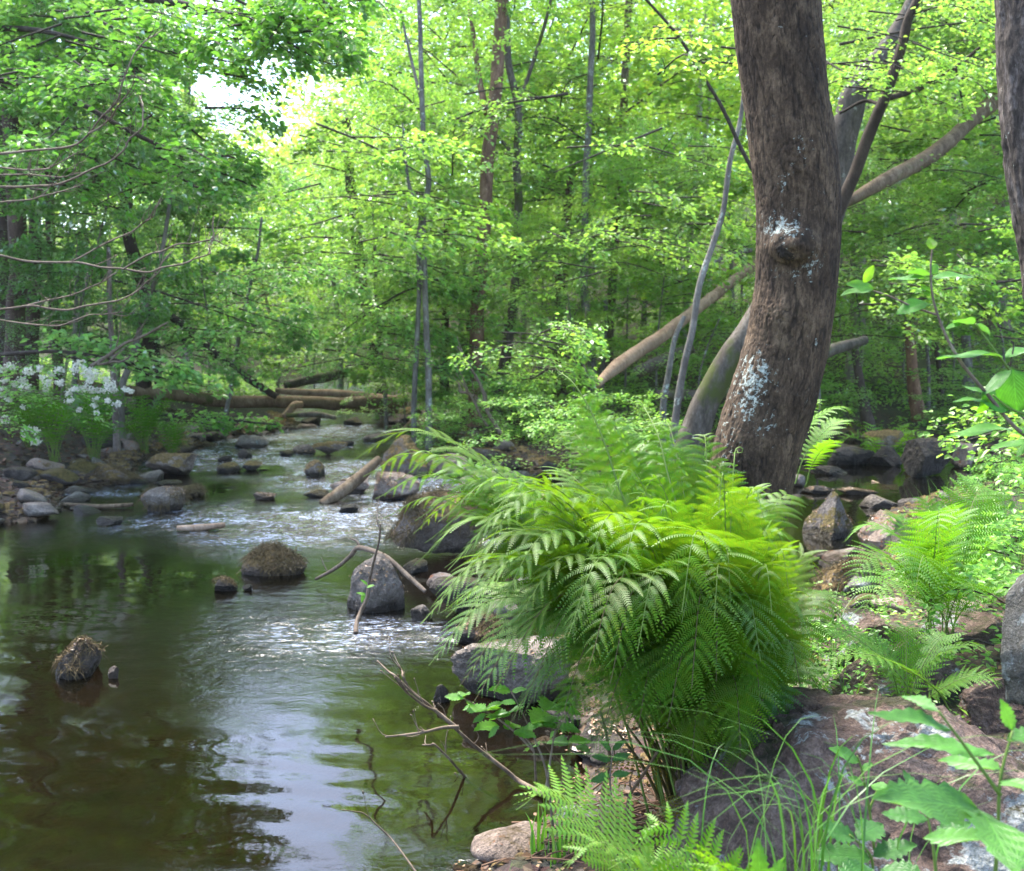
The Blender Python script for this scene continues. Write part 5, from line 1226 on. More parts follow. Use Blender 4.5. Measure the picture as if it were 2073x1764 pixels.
# ------------------------------------------------------------------ ferns
def frond_parts(P, Lmax, npairs, nlobe, r, tend=0.995, endk=0.0, up_hint=(0, 0, 1), t0=0.2, stalk=0.004, droop=0.25, curl=0.0, roll=0.0, fullness=1.0, lobew=0.165, uncurled=1.0, n=60):
    """returns (leaf mesh builder, stalk mesh builder) of one pinnate frond along the points P"""
    lf, st = MB(), MB()
    C = catmull(P, n * 3); cl = np.concatenate([[0], np.cumsum(np.linalg.norm(np.diff(C, axis=0), axis=1))]); tt = np.linspace(0, cl[-1], n)
    C = np.stack([np.interp(tt, cl, C[:, i]) for i in range(3)], 1); T = unit(np.gradient(C, axis=0))
    side = unit(np.cross(T, np.array(up_hint, float) + 0 * T))
    for i in range(1, n):                     # keep the blade from flipping where the stalk turns over
        s = side[i - 1] - T[i] * np.dot(side[i - 1], T[i]); s = s / max(np.linalg.norm(s), 1e-6)
        if np.dot(side[i], s) < 0.5: side[i] = s
    up = np.cross(side, T)
    if roll:
        c, s = math.cos(roll), math.sin(roll); side, up = side * c + up * s, up * c - side * s
    tube(st, C, np.linspace(stalk, stalk * 0.18, n), 6, caps=False)
    s_ = np.linspace(0, 1, npairs) ** 0.92
    for k in range(npairs):
        for sg in (-1, 1):
            s = min(1, s_[k] + (0.006 if sg > 0 else 0)); t = t0 + (tend - t0) * s
            fi = t * (n - 1); i = min(int(fi), n - 2); f = fi - i
            A = C[i] * (1 - f) + C[i + 1] * f
            L = Lmax * min(0.35 + 0.65 * (s / 0.42) ** 0.8, 1.0) * (1 - max(0, (s - 0.42) / 0.58) ** 2.0) * r.uniform(0.9, 1.06)
            L = max(L, Lmax * (0.03 if not endk else endk)) * uncurled
            al = math.radians(12 + 30 * s) + r.normal() * 0.05
            d = unit(side[i] * sg * math.cos(al) + T[i] * math.sin(al) + up[i] * (0.12 + r.normal() * 0.06))
            m = max(4, int(nlobe * (0.35 + 0.65 * L / Lmax)))
            u = (np.arange(m) + 0.5) / m
            dn = np.array([0, 0, -1.0])
            bend = droop * (0.7 + 0.6 * r.random())
            X = A + d * (L * u)[:, None] + dn * (bend * L * u ** 2.2)[:, None] + T[i] * (0.10 * L * u ** 2)[:, None]
            if curl: X = X + up[i] * (curl * L * np.sin(u * 4.5) * u)[:, None] - d * (curl * 1.5 * L * u ** 3)[:, None]
            Tp = unit(np.gradient(X, axis=0)) if m > 1 else d[None]
            nn = unit(up[i] - Tp * (Tp @ up[i])[:, None]); sp = np.cross(Tp, nn)
            ll = L * lobew * (1 - u ** 1.8 * 0.85) * fullness * (0.8 + 0.2 * np.minimum(u * 6, 1))
            ll = np.maximum(ll, L * 0.02); w = L / m * 0.98
            for q in (-1, 1):
                D = unit(sp * q + Tp * 0.55 - nn * 0.12)
                a = X - Tp * (w * 0.42); b = X + Tp * (w * 0.42)
                tip = X + D * ll[:, None]; sh = tip - Tp * (w * 0.20) ; sh2 = tip + Tp * (w * 0.08)
                V = np.stack([a, b, sh2, sh], 1).reshape(-1, 3); kk = np.arange(m)[:, None] * 4
                Q = kk + (np.array([[0, 1, 2, 3]]) if q > 0 else np.array([[3, 2, 1, 0]]))
                lf.add(V, Q)
            # terminal point of the pinna
            lf.add(np.stack([X[-1] - sp[-1] * w * 0.3, X[-1] + Tp[-1] * w * 1.3, X[-1] + sp[-1] * w * 0.3]), T=[[0, 1, 2]])
    return lf, st
def arch(base, tip, h=0.25, fwd=0.35, end=0.12):
    b, t = np.array(base), np.array(tip); L = np.linalg.norm(t - b)
    m1 = b + (t - b) * np.array([fwd * 0.45, fwd * 0.45, 0.42]) + np.array([0, 0, h * L * 0.5])
    m2 = b + (t - b) * np.array([0.52, 0.52, 0.80]) + np.array([0, 0, h * L])
    m3 = b + (t - b) * np.array([0.80, 0.80, 1.0]) + np.array([0, 0, h * L * 0.62 + end * 0.15 * L])
    return [b, m1, m2, m3, t]
def add_frond(root, P, color=(1, 1, 1), stalk_mat='stem', label=None, **kw):
    lf, st = frond_parts(P, **kw)
    o = lf.obj('frond', M['frond'], smooth=False); o.color = tuple(color) + (1,)
    setparent_keep(o, root)
    if label: o['label'] = label
    s = st.obj('stalk', M[stalk_mat], parent=o)
    return o

rf_ = np.random.default_rng(404)
B0 = ground_at(1432, 1690, 0.12); B0[2] = hz(B0[0], B0[1])
root = thing('fern', 'huge bright green fern clump filling the middle foreground in front of the trunk', 'fern', B0)
tips = [ # px, py, Y, arch, Lmax
 (930, 1390, 2.1, .3, .13), (1060, 1490, 2.1, .34, .13), (1120, 1540, 2.15, .36, .13), (1190, 1570, 2.2, .38, .13), (1640, 1520, 2.4, .34, .14), (1665, 1450, 2.5, .3, .14), (1600, 1590, 2.3, .38, .13), (1500, 1600, 2.2, .4, .13), (1000, 1400, 2.0, .32, .14), (735, 965, 2.7, .12, .16), (800, 975, 2.6, .14, .17), (850, 985, 2.8, .12, .17), (775, 1050, 2.6, .12, .15), (860, 1100, 2.5, .14, .16), (880, 1020, 2.55, .14, .17), (900, 1150, 2.4, .16, .16), (940, 1060, 2.7, .14, .17),
 (1120, 900, 3.1, .06, .14), (1190, 870, 3.0, .05, .14), (1360, 930, 3.0, .06, .16), (1460, 960, 2.9, .06, .15), (1540, 1010, 2.8, .08, .16), (703, 938, 2.55, .16, .17), (760, 1010, 2.75, .14, .16), (840, 1055, 2.45, .16, .17), (838, 1145, 2.35, .20, .16), (905, 1200, 2.15, .22, .15), (868, 1348, 2.15, .26, .15),
 (935, 985, 2.95, .14, .17), (985, 1050, 2.30, .22, .17), (1010, 1230, 2.0, .26, .16), (960, 1420, 2.05, .34, .14), (1030, 1470, 2.10, .36, .14), (1130, 1520, 2.0, .42, .13),
 (1080, 985, 3.10, .14, .16), (1110, 1120, 2.25, .26, .17), (1150, 1290, 1.95, .30, .16), (1235, 1430, 1.92, .38, .15), (1290, 1530, 2.05, .36, .12), (1210, 1010, 3.3, .16, .16),
 (1290, 1320, 1.92, .32, .16), (1380, 1240, 1.95, .30, .17), (1400, 1440, 1.95, .38, .15), (1400, 1590, 2.15, .42, .13), (1500, 1560, 2.1, .40, .14), (1590, 1520, 2.3, .36, .14),
 (1330, 985, 3.3, .14, .16), (1400, 1000, 2.9, .10, .16), (1480, 1080, 2.35, .20, .17), (1560, 1150, 2.30, .22, .16), (1575, 1045, 2.75, .14, .17), (1655, 1180, 2.50, .22, .15),
 (1640, 1290, 2.35, .28, .15), (1700, 1250, 2.75, .24, .14), (1690, 1400, 2.55, .32, .14), (1620, 1430, 2.25, .34, .14), (1540, 1340, 2.05, .32, .16), (1480, 1240, 2.05, .28, .17),
 (1250, 930, 3.2, .08, .15), (1330, 880, 3.05, .06, .15), (1420, 905, 2.95, .06, .14), (1180, 1180, 2.05, .26, .17), (1080, 1380, 2.0, .32, .15), (1330, 1110, 2.2, .20, .17),
 (1010, 1330, 2.1, .30, .15), (1190, 1360, 1.9, .34, .15), (1250, 1210, 2.0, .28, .17), (1060, 1090, 2.6, .2, .17), (1170, 1060, 2.6, .2, .17), (1280, 1060, 2.6, .18, .17),
 (1390, 1110, 2.5, .18, .17), (940, 1120, 2.6, .18, .16), (1450, 1380, 2.0, .34, .15), (1540, 1470, 2.15, .36, .14), (1350, 1520, 2.0, .42, .14), (1220, 1520, 2.1, .42, .13),
]
rt_ = random.Random(77)
for _ in range(44):
    x_ = rt_.uniform(830, 1640); y_ = rt_.uniform(max(1000, 1010 + (1100 - x_) * 0.2), 1270 + (x_ - 830) * 0.12)
    tips.append((x_, y_, rt_.uniform(2.0, 2.9) if y_ < 1250 else rt_.uniform(1.95, 2.3), .2, .14))
tips = [(px, py - (45 if py > 1400 and px > 1050 else 0), Y, ar, Lm) for (px, py, Y, ar, Lm) in tips]
for i, (px, py, Y, ar, Lm) in enumerate(tips):
    tip = at(px, py, Y); b = B0 + np.array([rf_.normal() * 0.055, rf_.normal() * 0.05, 0.0]); b[2] = B0[2] - 0.02
    ar = ar * (0.45 if py < 1060 else 0.75)
    P = arch(b, tip, ar, fwd=0.4)
    low = max(0, (py - 1200) / 400)
    colr = np.array([1.0 + rf_.normal() * 0.08, 1.0, 0.85]) * rf_.uniform(0.78, 1.1)
    add_frond(root, P, tuple(colr), 'stem' if low < 0.4 else 'stem_base', Lmax=Lm * rf_.uniform(0.90, 1.15), npairs=30, nlobe=25, r=rf_, t0=0.24 + 0.13 * min(low, 1), stalk=0.0042, droop=rf_.uniform(0.25, 0.6), roll=rf_.normal() * 0.22, n=50)
# bare brown stalks rising from the crown of the plant
mb = MB()
for k in range(34):
    a = rf_.uniform(0, 6.28); b = B0 + np.array([math.cos(a) * 0.09 * rf_.random(), math.sin(a) * 0.08 * rf_.random(), -0.02])
    t = b + np.array([math.cos(a) * 0.16, math.sin(a) * 0.12, rf_.uniform(0.25, 0.45)])
    tube(mb, [b, (b + t) / 2 + [0, 0, 0.03], t], [0.0055, 0.005, 0.003], 6, n=8)
setparent_keep(mb.obj('stalks', M['stem_base'], kind='stuff'), root)

# young upright fronds still uncoiling
def crozier(base, pts, Y, curl_r, Lmax, label, npairs=14, hook=1, Y1=None, color=(1.25, 1.2, 0.75)):
    Ys = np.linspace(Y, Y1 or Y, len(pts)); P = [np.array(base)] + [at(p[0], p[1], y) for p, y in zip(pts, Ys)]
    last = P[-1]; d = unit(P[-1] - P[-2])
    s = np.array([hook, 0, 0.0]); c = last + s * curl_r
    for k in range(1, 9):
        a = math.pi - hook * 0 - k * 0.85; rr = curl_r * (1 - k / 10)
        P.append(c + np.array([math.cos(a) * rr * hook, 0.004 * k, math.sin(a) * rr]))
    return add_frond(root, P, color, Lmax=Lmax, npairs=npairs, nlobe=20, r=rf_, t0=0.46, tend=0.93, endk=0.16, stalk=0.0068, droop=0.35, curl=0.12, roll=rf_.normal() * 0.3 + 0.2, n=90, label=label)
crozier(B0, [(1400, 1300), (1300, 1080), (1258, 1000), (1225, 900), (1195, 830), (1160, 775), (1130, 752)], 2.62, 0.018, 0.125, 'tallest young frond with a coiled tip', hook=-1, Y1=2.9, npairs=20)
crozier(B0 + [0.02, 0, 0], [(1440, 1300), (1380, 1060), (1352, 960), (1335, 890), (1318, 850), (1302, 822)], 2.62, 0.016, 0.105, 'young frond with a coiled tip, right of the tallest', hook=-1, Y1=2.9, npairs=18)
crozier(B0 + [0.04, 0, 0], [(1470, 1300), (1478, 1100), (1482, 1010), (1486, 940), (1488, 915)], 2.45, 0.015, 0.07, 'short coiled crozier standing against the trunk', hook=1, Y1=2.55, npairs=12)
crozier(B0 + [-0.02, 0.02, 0], [(1380, 1280), (1290, 1020), (1268, 950), (1240, 890), (1226, 865)], 2.8, 0.014, 0.12, 'half-open pale frond left of the tallest', hook=-1, Y1=3.0, npairs=16, color=(1.1, 1.15, 0.9))

def fern(base, tips, label, Lmax=0.12, color=(1, 1, 1), npairs=26, nlobe=14, stalk=0.003, t0=0.25, ar=0.2, group=None, spread=0.03, name='fern', rolls=0.2, fullness=1.0, droop=0.25):
    rt = thing(name, label, 'fern', base, group)
    for tp in tips:
        b = np.array(base) + rf_.normal(size=3) * [spread, spread, 0]; L = np.linalg.norm(np.array(tp) - b)
        add_frond(rt, arch(b, np.array(tp), ar * rf_.uniform(0.7, 1.3)), tuple(np.array(color) * rf_.uniform(0.85, 1.15)), Lmax=Lmax * L ** 0.5 * rf_.uniform(0.85, 1.1), npairs=npairs, nlobe=nlobe, r=rf_, t0=t0, stalk=stalk, droop=rf_.uniform(0.5, 1.5) * droop, roll=rf_.normal() * rolls, n=36, fullness=fullness)
    return rt
# foreground fern along the bottom edge
b = np.array([0.40, 1.42, 0.10])
fern(b, [at(1045, 1640, 1.62), at(1130, 1765, 1.38), at(1270, 1745, 1.75)], 'pale green fern fronds reaching in along the bottom edge, left of the boulder', Lmax=0.22, color=(1.2, 1.15, 1.1), npairs=26, nlobe=15, ar=0.08, t0=0.08, stalk=0.003, spread=0.02, rolls=0.1, fullness=1.1, droop=0.1)
b = np.array([0.44, 1.40, 0.10])
fern(b, [at(1290, 1700, 1.50), at(1470, 1775, 1.50), at(1230, 1760, 1.45), at(1400, 1810, 1.3)], 'fern with a twisted pale frond at the bottom edge, middle', Lmax=0.20, color=(1.1, 1.12, 1.0), npairs=24, nlobe=14, ar=0.06, t0=0.10, spread=0.03, rolls=0.45, fullness=1.1)
# ferns on the right
b = at(1905, 1320, 3.5)
b[2] = hz(b[0], b[1])
fern(b, [at(1705, 1100, 3.6), at(1720, 1180, 3.2), at(1790, 1065, 3.8), at(1860, 1040, 3.6), at(1960, 1070, 3.6), at(2040, 1130, 3.4), at(2080, 1200, 3.3), at(1740, 1250, 3.0), at(1850, 1230, 2.95), at(1980, 1240, 3.0), at(1900, 1120, 3.1), at(1830, 1150, 3.3), at(2010, 1040, 3.9)],
     'leafy fern clump on the rocks right of the pool, below the tall grass', Lmax=0.17, color=(0.95, 1.1, 0.95), ar=0.2)
b = at(1850, 1455, 2.6)
fern(b, [at(1625, 1290, 2.7), at(1640, 1370, 2.45), at(1740, 1292, 2.75), at(1830, 1275, 2.8), at(1930, 1300, 2.75), at(2010, 1330, 2.6), at(2030, 1390, 2.5)],
     'grey-green fern spreading flat fronds just behind the big boulder', Lmax=0.16, color=(1.35, 1.4, 1.6), ar=0.12, npairs=22, nlobe=10, t0=0.15)
b = np.array([at(1655, 930, 6.2)[0], 6.2, 0.65])
fern(at(1600, 980, 4.0), [at(1735, 845, 4.0), at(1700, 905, 3.8), at(1725, 865, 4.1), at(1660, 830, 4.2)], 'light fern tip peeping out from behind the main trunk on its right', Lmax=0.14, color=(1.3, 1.35, 1.1), ar=0.12, npairs=20, nlobe=10)
def bgfern(px, py, z, s, n, label, color):
    p = ground_at(px, py, z); p[2] = hz(p[0], p[1]); tips_ = []
    for k in range(n):
        a = k / n * 6.28 + rf_.normal() * 0.2; rr = s * rf_.uniform(0.5, 1.0)
        tips_.append(p + np.array([math.cos(a) * rr, math.sin(a) * rr, s * rf_.uniform(0.35, 0.9)]))
    fern(p, tips_, label, Lmax=0.20 * s ** 0.5, color=color, npairs=16, nlobe=5, ar=0.3, stalk=0.004)
for a in [(110, 905, 0.35, 0.62, 15, 'dark green fern drooping over the left bank below the blossoms', (0.62, 0.85, 0.6)), (185, 880, 0.4, 0.66, 15, 'deep green fern at the right of the drooping one on the left bank', (0.6, 0.85, 0.55)),
          (60, 880, 0.45, 0.5, 12, 'shaded fern under the white blossoms at far left', (0.55, 0.75, 0.5)), (290, 860, 0.4, 0.62, 14, 'fern under the left end of the crossing log', (0.6, 0.85, 0.6)), (345, 858, 0.4, 0.5, 12, 'smaller fern under the crossing log, right of its neighbour', (0.6, 0.85, 0.6)),
          (1795, 880, 0.3, 0.62, 16, 'bright yellow-green fern clump behind the right pool', (1.35, 1.5, 0.7)), (1860, 870, 0.35, 0.55, 14, 'second bright fern clump behind the right pool, before the orange-brown trunk', (1.3, 1.45, 0.7)),
          (1700, 865, 0.35, 0.4, 10, 'dim fern at the far side of the right pool beside the debris shore', (0.9, 1.15, 0.7)), (1330, 890, 0.3, 0.5, 12, 'fern on the bank behind the croziers, left of the crooked sapling', (1.1, 1.3, 0.9))]:
    bgfern(*a)

# ------------------------------------------------------------------ broad leaves
LEAFUV = [None]
def broad_leaf(L, W, n=9, serr=0.0, cup=0.18, bend=0.25, lobed=0.0, r=None, wavy=0.03):
    """one leaf along +X, upper face +Z"""
    t = np.linspace(0, 1, n)
    w = W / 2 * np.sin(np.pi * np.clip(t, 0, 1) ** 0.8) ** 0.85
    if lobed: w = w * (1 - lobed * 0.5 * (1 + np.cos(t * np.pi * 2 * 3)) * (t > 0.1))
    if serr: w = w * (1 + serr * np.where(np.arange(n) % 2 == 0, -1, 1) * (t > 0.05) * (t < 0.97))
    w[0] = W * 0.02; w[-1] = 0.0
    x = t * L; z = -bend * L * t ** 2
    ph = (r.uniform(0, 6) if r is not None else 0)
    mid = np.stack([x, 0 * x, z], 1)
    a = np.stack([x + 0.02 * L * (serr > 0), w * 0.55, z + cup * w * 0.55], 1); a2 = np.stack([x + 0.05 * L * (serr > 0), w, z + cup * w * 0.9 + wavy * L * np.sin(t * 9 + ph)], 1)
    b = a * [1, -1, 1]; b2 = a2 * [1, -1, 1]
    V = np.concatenate([a2, a, mid, b, b2]); k = np.arange(n - 1)[:, None]; Q = []
    for j in range(4): Q.append(np.concatenate([k + (j + 1) * n, k + (j + 1) * n + 1, k + j * n + 1, k + j * n], 1))
    lat = np.concatenate([np.ones(n), 0.55 * np.ones(n), np.zeros(n), 0.55 * np.ones(n), np.ones(n)])
    LEAFUV[0] = np.stack([np.tile(t, 5), lat, 0 * lat], 1)
    return V, np.concatenate(Q)
def leaf_obj(root, pos, dirv, upv, L, W, color=(1, 1, 1), mat='bigleaf', name='leaf', **kw):
    V, Q = broad_leaf(L, W, **kw); d = unit(np.array(dirv, float)); u = np.array(upv, float); s = unit(np.cross(u, d)); u = np.cross(d, s)
    V = V[:, :1] * d + V[:, 1:2] * s + V[:, 2:3] * u + np.array(pos)
    mb = MB(); mb.add(V, Q, A=LEAFUV[0]); o = mb.obj(name, M[mat], attr='leafuv'); o.color = tuple(color) + (1,); setparent_keep(o, root); return o
def stemtube(root, pts, ws, mat='twig', name='stem', n=20, sides=7):
    mb = MB(); P = tube(mb, pts, ws, sides, n=n, lump=0.1); o = mb.obj(name, M[mat]); setparent_keep(o, root); return P

# alder-like branch on the right
YA = 1.75
root = thing('alder_branch', 'thin brown branch with broad oval leaves reaching in from the right edge', 'branch', at(2140, 920, YA))
rl = np.random.default_rng(12)
A = lambda x, y, d=0.0: at(x, y, YA + d)
stemtube(root, [A(2150, 930), A(2060, 870), A(2000, 800), A(1950, 740), A(1915, 680), A(1890, 610), A(1884, 550), A(1887, 505)], [0.0042, 0.0028, 0.0014], n=50)
stemtube(root, [A(1897, 638), A(1850, 622), A(1800, 600), A(1765, 588)], [0.0022, 0.0012])
stemtube(root, [A(2130, 850, .1), A(2060, 770, .05), A(2010, 705), A(1975, 655)], [0.003, 0.0016], mat='stem')
stemtube(root, [A(2045, 740), A(2052, 700), A(2046, 690)], [0.0016, 0.001], mat='twig_dark')
stemtube(root, [A(2010, 800), A(2050, 830), A(2120, 850)], [0.0016, 0.0022], mat='stem')
LV = [ # base px, tip px, up vector, width ratio, colour
 ((1768, 588), (1702, 590), (0, -0.35, 1), .5, (1, 1.1, .9)), ((1768, 586), (1712, 575), (0.2, -.9, .6), .5, (1.2, 1.3, .8)), ((1748, 572), (1772, 538), (0.3, -1, .2), .5, (1.9, 1.7, .6)),
 ((1884, 556), (1838, 550), (-.1, .4, 1), .55, (1, 1.15, 1.2)), ((1886, 556), (1892, 540), (0, -.6, .7), .7, (1, 1.15, 1.2)), ((1884, 566), (1800, 562), (0, -.25, 1), .45, (1.1, 1.3, .8)), ((1888, 562), (1968, 560), (0, -.35, 1), .5, (1, 1.3, .7)),
 ((1887, 505), (1886, 478), (0, -1, .3), .8, (2.0, 1.7, .5)), ((1876, 612), (1812, 630), (0, -.7, .8), .55, (.9, 1.3, .6)), ((1884, 590), (1840, 583), (0, -.2, 1), .5, (1.1, 1.3, 1)), ((1882, 600), (1868, 575), (0, -.9, .4), .6, (1.4, 1.5, .5)),
 ((1972, 655), (1925, 650), (.2, .3, 1), .9, (1.0, 1.2, 1.3)), ((1976, 657), (2003, 675), (0.3, .2, 1), .9, (1, 1.2, 1.3)), ((1945, 655), (1915, 665), (0, -.4, 1), .6, (1, 1.3, .7)),
 ((2030, 722), (1890, 712), (0, -.12, 1), .32, (1.2, 1.35, 1)), ((2035, 722), (2110, 700), (0, -.25, 1), .5, (1.1, 1.3, 1)), ((2050, 748), (2062, 838), (-.3, -1, .1), .8, (.55, .85, .6)), ((2046, 750), (1985, 800), (0, -.5, 1), .35, (1, 1.2, 1.1)),
 ((2000, 800), (1955, 780), (0, -.3, 1), .5, (1.1, 1.3, 1.1)), ((1985, 812), (2060, 818), (0, -.8, .6), .7, (.9, 1.3, .6)), ((2000, 808), (1985, 840), (0.2, -1, .2), .6, (1.3, 1.5, .5)), ((1998, 812), (1935, 808), (0, -.2, 1), .4, (1.1, 1.3, .9)),
 ((2050, 870), (1915, 868), (0, -.18, 1), .35, (1.2, 1.35, .9)), ((2062, 872), (2130, 880), (0, -.5, 1), .5, (1, 1.2, .8)), ((2085, 895), (2010, 905), (0, -.3, 1), .4, (1.2, 1.4, 1)), ((2095, 890), (2060, 925), (0, -.4, 1), .5, (1, 1.3, .9)),
]
for (b_, t_, upv, wr, colr) in LV:
    p, q = A(*b_), A(*t_); d = q - p; L = max(np.linalg.norm(d), 0.02) * 1.03
    depth = rl.uniform(-0.25, 0.25); d = d + np.array([0, depth * L, 0.05 * L])
    leaf_obj(root, p, d, upv, L, max(L * wr, 0.016), colr, r=rl, bend=rl.uniform(0.05, 0.2), n=11)

# coarse toothed leaves, bottom right, close to the lens
YB = 1.25
def weed(label, stems, leaves, name='nettle_plant', color=(1.1, 1.25, 1.15), serr=0.16, mat='stem', cat='plant', sw=0.003):
    p0 = at(*stems[0][0]); rt = thing(name, label, cat, p0)
    for s in stems: stemtube(rt, [at(*q) for q in s], [sw, sw * 0.5], mat=mat, n=16)
    for (b_, t_, upv, wr) in leaves:
        p, q = at(*b_), at(*t_); d = q - p; L = np.linalg.norm(d)
        leaf_obj(rt, p, d, upv, L, L * wr, tuple(np.array(color) * rl.uniform(0.85, 1.2)), r=rl, serr=serr, n=15, bend=rl.uniform(0.05, 0.25))
    return rt
weed('tall weed with coarse toothed leaves in the bottom right corner, blurred by closeness', [[(2010, 1830, YB), (2020, 1700, YB), (2025, 1580, YB), (2050, 1480, YB)], [(2025, 1610, YB), (1960, 1520, YB), (1900, 1440, YB)], [(2010, 1700, YB), (1950, 1640, YB)]],
     [((1985, 1640, YB), (1790, 1600, YB - .08), (0, -.45, 1), .36), ((1985, 1640, YB), (2060, 1740, YB - .15), (.2, -.5, 1), .5), ((1930, 1480, YB), (1780, 1420, YB), (0, -.3, 1), .28), ((2020, 1530, YB), (1800, 1480, YB + .05), (0, -.4, 1), .22),
      ((2035, 1500, YB), (2150, 1470, YB), (0, -.4, 1), .4), ((2030, 1560, YB), (1900, 1530, YB + .1), (0, -.5, 1), .35), ((2030, 1580, YB), (2140, 1590, YB - .1), (0, -.5, 1), .5), ((1900, 1442, YB), (1830, 1395, YB + .05), (0, -.4, 1), .4),
      ((2050, 1480, YB), (2030, 1420, YB), (0, -.9, .4), .45), ((2000, 1700, YB), (1870, 1690, YB + .1), (0, -.5, 1), .45), ((2020, 1720, YB), (2130, 1760, YB), (0, -.5, 1), .5)])
weed('low toothed weed along the right part of the bottom edge, left of the tall weed', [[(1900, 1850, 1.4), (1890, 1720, 1.4), (1870, 1620, 1.42)], [(1760, 1840, 1.5), (1765, 1740, 1.5), (1720, 1690, 1.5)]],
     [((1890, 1700, 1.4), (1960, 1660, 1.4), (0, -.5, 1), .5), ((1880, 1660, 1.4), (1790, 1640, 1.42), (0, -.5, 1), .5), ((1765, 1740, 1.5), (1650, 1720, 1.5), (0, -.4, 1), .5), ((1765, 1735, 1.5), (1850, 1700, 1.5), (0, -.4, 1), .5),
      ((1735, 1700, 1.5), (1660, 1670, 1.5), (0, -.5, 1), .55), ((1735, 1700, 1.5), (1790, 1655, 1.55), (0, -.5, 1), .55), ((1770, 1760, 1.45), (1700, 1790, 1.4), (0, -.5, 1), .6), ((1780, 1760, 1.45), (1880, 1775, 1.4), (0, -.5, 1), .6), ((1870, 1620, 1.42), (1830, 1560, 1.45), (0, -.6, 1), .4)], color=(0.8, 1.0, 1.0))
weed('small upright leaf tips at the bottom edge between the pale fern and the boulder', [[(1540, 1840, 1.35), (1545, 1780, 1.35)]],
     [((1540, 1800, 1.35), (1535, 1705, 1.35), (-.2, -1, .3), .35), ((1545, 1800, 1.35), (1590, 1740, 1.35), (.2, -1, .5), .35), ((1545, 1800, 1.35), (1490, 1760, 1.35), (-.2, -1, .5), .35)], color=(1, 1.15, .9))
weed('single broad leaves on thin stalks over the face of the big boulder', [[(1770, 1720, 1.75), (1760, 1640, 1.75), (1745, 1560, 1.75), (1735, 1530, 1.75)], [(1760, 1640, 1.75), (1780, 1590, 1.75)]],
     [((1740, 1545, 1.75), (1690, 1510, 1.75), (0, -.6, 1), .5), ((1750, 1590, 1.75), (1720, 1572, 1.75), (0, -.7, 1), .5), ((1762, 1590, 1.75), (1802, 1597, 1.72), (0, -.6, 1), .6), ((1745, 1560, 1.75), (1765, 1545, 1.75), (0, -.6, 1), .6)], color=(1.1, 1.3, 1.0), serr=0.05)
# little toothed shrub in front of the pale slab
YC = 2.25
weed('small shrub of toothed yellow-green leaflets on thin brown stems in front of the pale slab', [[(1120, 1680, YC), (1105, 1560, YC), (1075, 1480, YC), (1035, 1400, YC)], [(1105, 1600, YC), (1120, 1500, YC), (1135, 1430, YC)], [(1080, 1520, YC), (1040, 1480, YC), (985, 1440, YC), (930, 1410, YC)], [(1085, 1580, YC + .05), (1080, 1520, YC), (1060, 1490, YC)]],
     [(((x, y, YC + rl.uniform(-.08, .08)), (x + 0.78 * dx, y + 0.78 * dy, YC + rl.uniform(-.08, .08)), (0, -.5, 1), .5)) for (x, y, dx, dy) in
      [(1035, 1400, -50, -12), (1035, 1400, 36, -8), (1045, 1425, -40, -10), (985, 1440, -55, -18), (985, 1440, -20, -35), (985, 1435, 40, -20), (940, 1415, -50, -12), (935, 1412, 10, -25), (990, 1450, 50, -8), (985, 1445, -35, 22),
       (1010, 1470, -52, -5), (1010, 1470, -30, 28), (1020, 1475, 45, -20), (1040, 1480, 50, 5), (1060, 1475, 45, -12), (1085, 1470, 55, -12), (1100, 1465, 60, 2), (1120, 1450, -45, -10), (1135, 1430, 50, 15), (1135, 1430, -32, -25), (1135, 1432, 25, -30),
       (1130, 1470, 60, 10), (1110, 1500, 45, 0), (1090, 1510, -35, 2), (1125, 1480, -20, 18), (1040, 1440, -45, 8), (960, 1425, -30, 14), (1150, 1500, 60, -5), (1165, 1510, 35, 10)]], name='small_shrub', color=(1.35, 1.45, 0.8), mat='twig', cat='shrub', sw=0.0035)
weed('tiny leafy twig low beside the scale-strewn mound under the fern', [[(1240, 1650, 2.2), (1235, 1580, 2.2), (1240, 1520, 2.2)]],
     [((1238, 1540, 2.2), (1200, 1530, 2.2), (0, -.5, 1), .5), ((1238, 1540, 2.2), (1275, 1525, 2.2), (0, -.5, 1), .5), ((1238, 1520, 2.2), (1215, 1500, 2.2), (0, -.5, 1), .5), ((1238, 1570, 2.2), (1195, 1580, 2.2), (0, -.5, 1), .5), ((1240, 1520, 2.2), (1262, 1498, 2.2), (0, -.5, 1), .5), ((1238, 1570, 2.2), (1275, 1565, 2.2), (0, -.5, 1), .5)], name='small_shrub', color=(.9, 1.1, .9), mat='twig', cat='shrub')

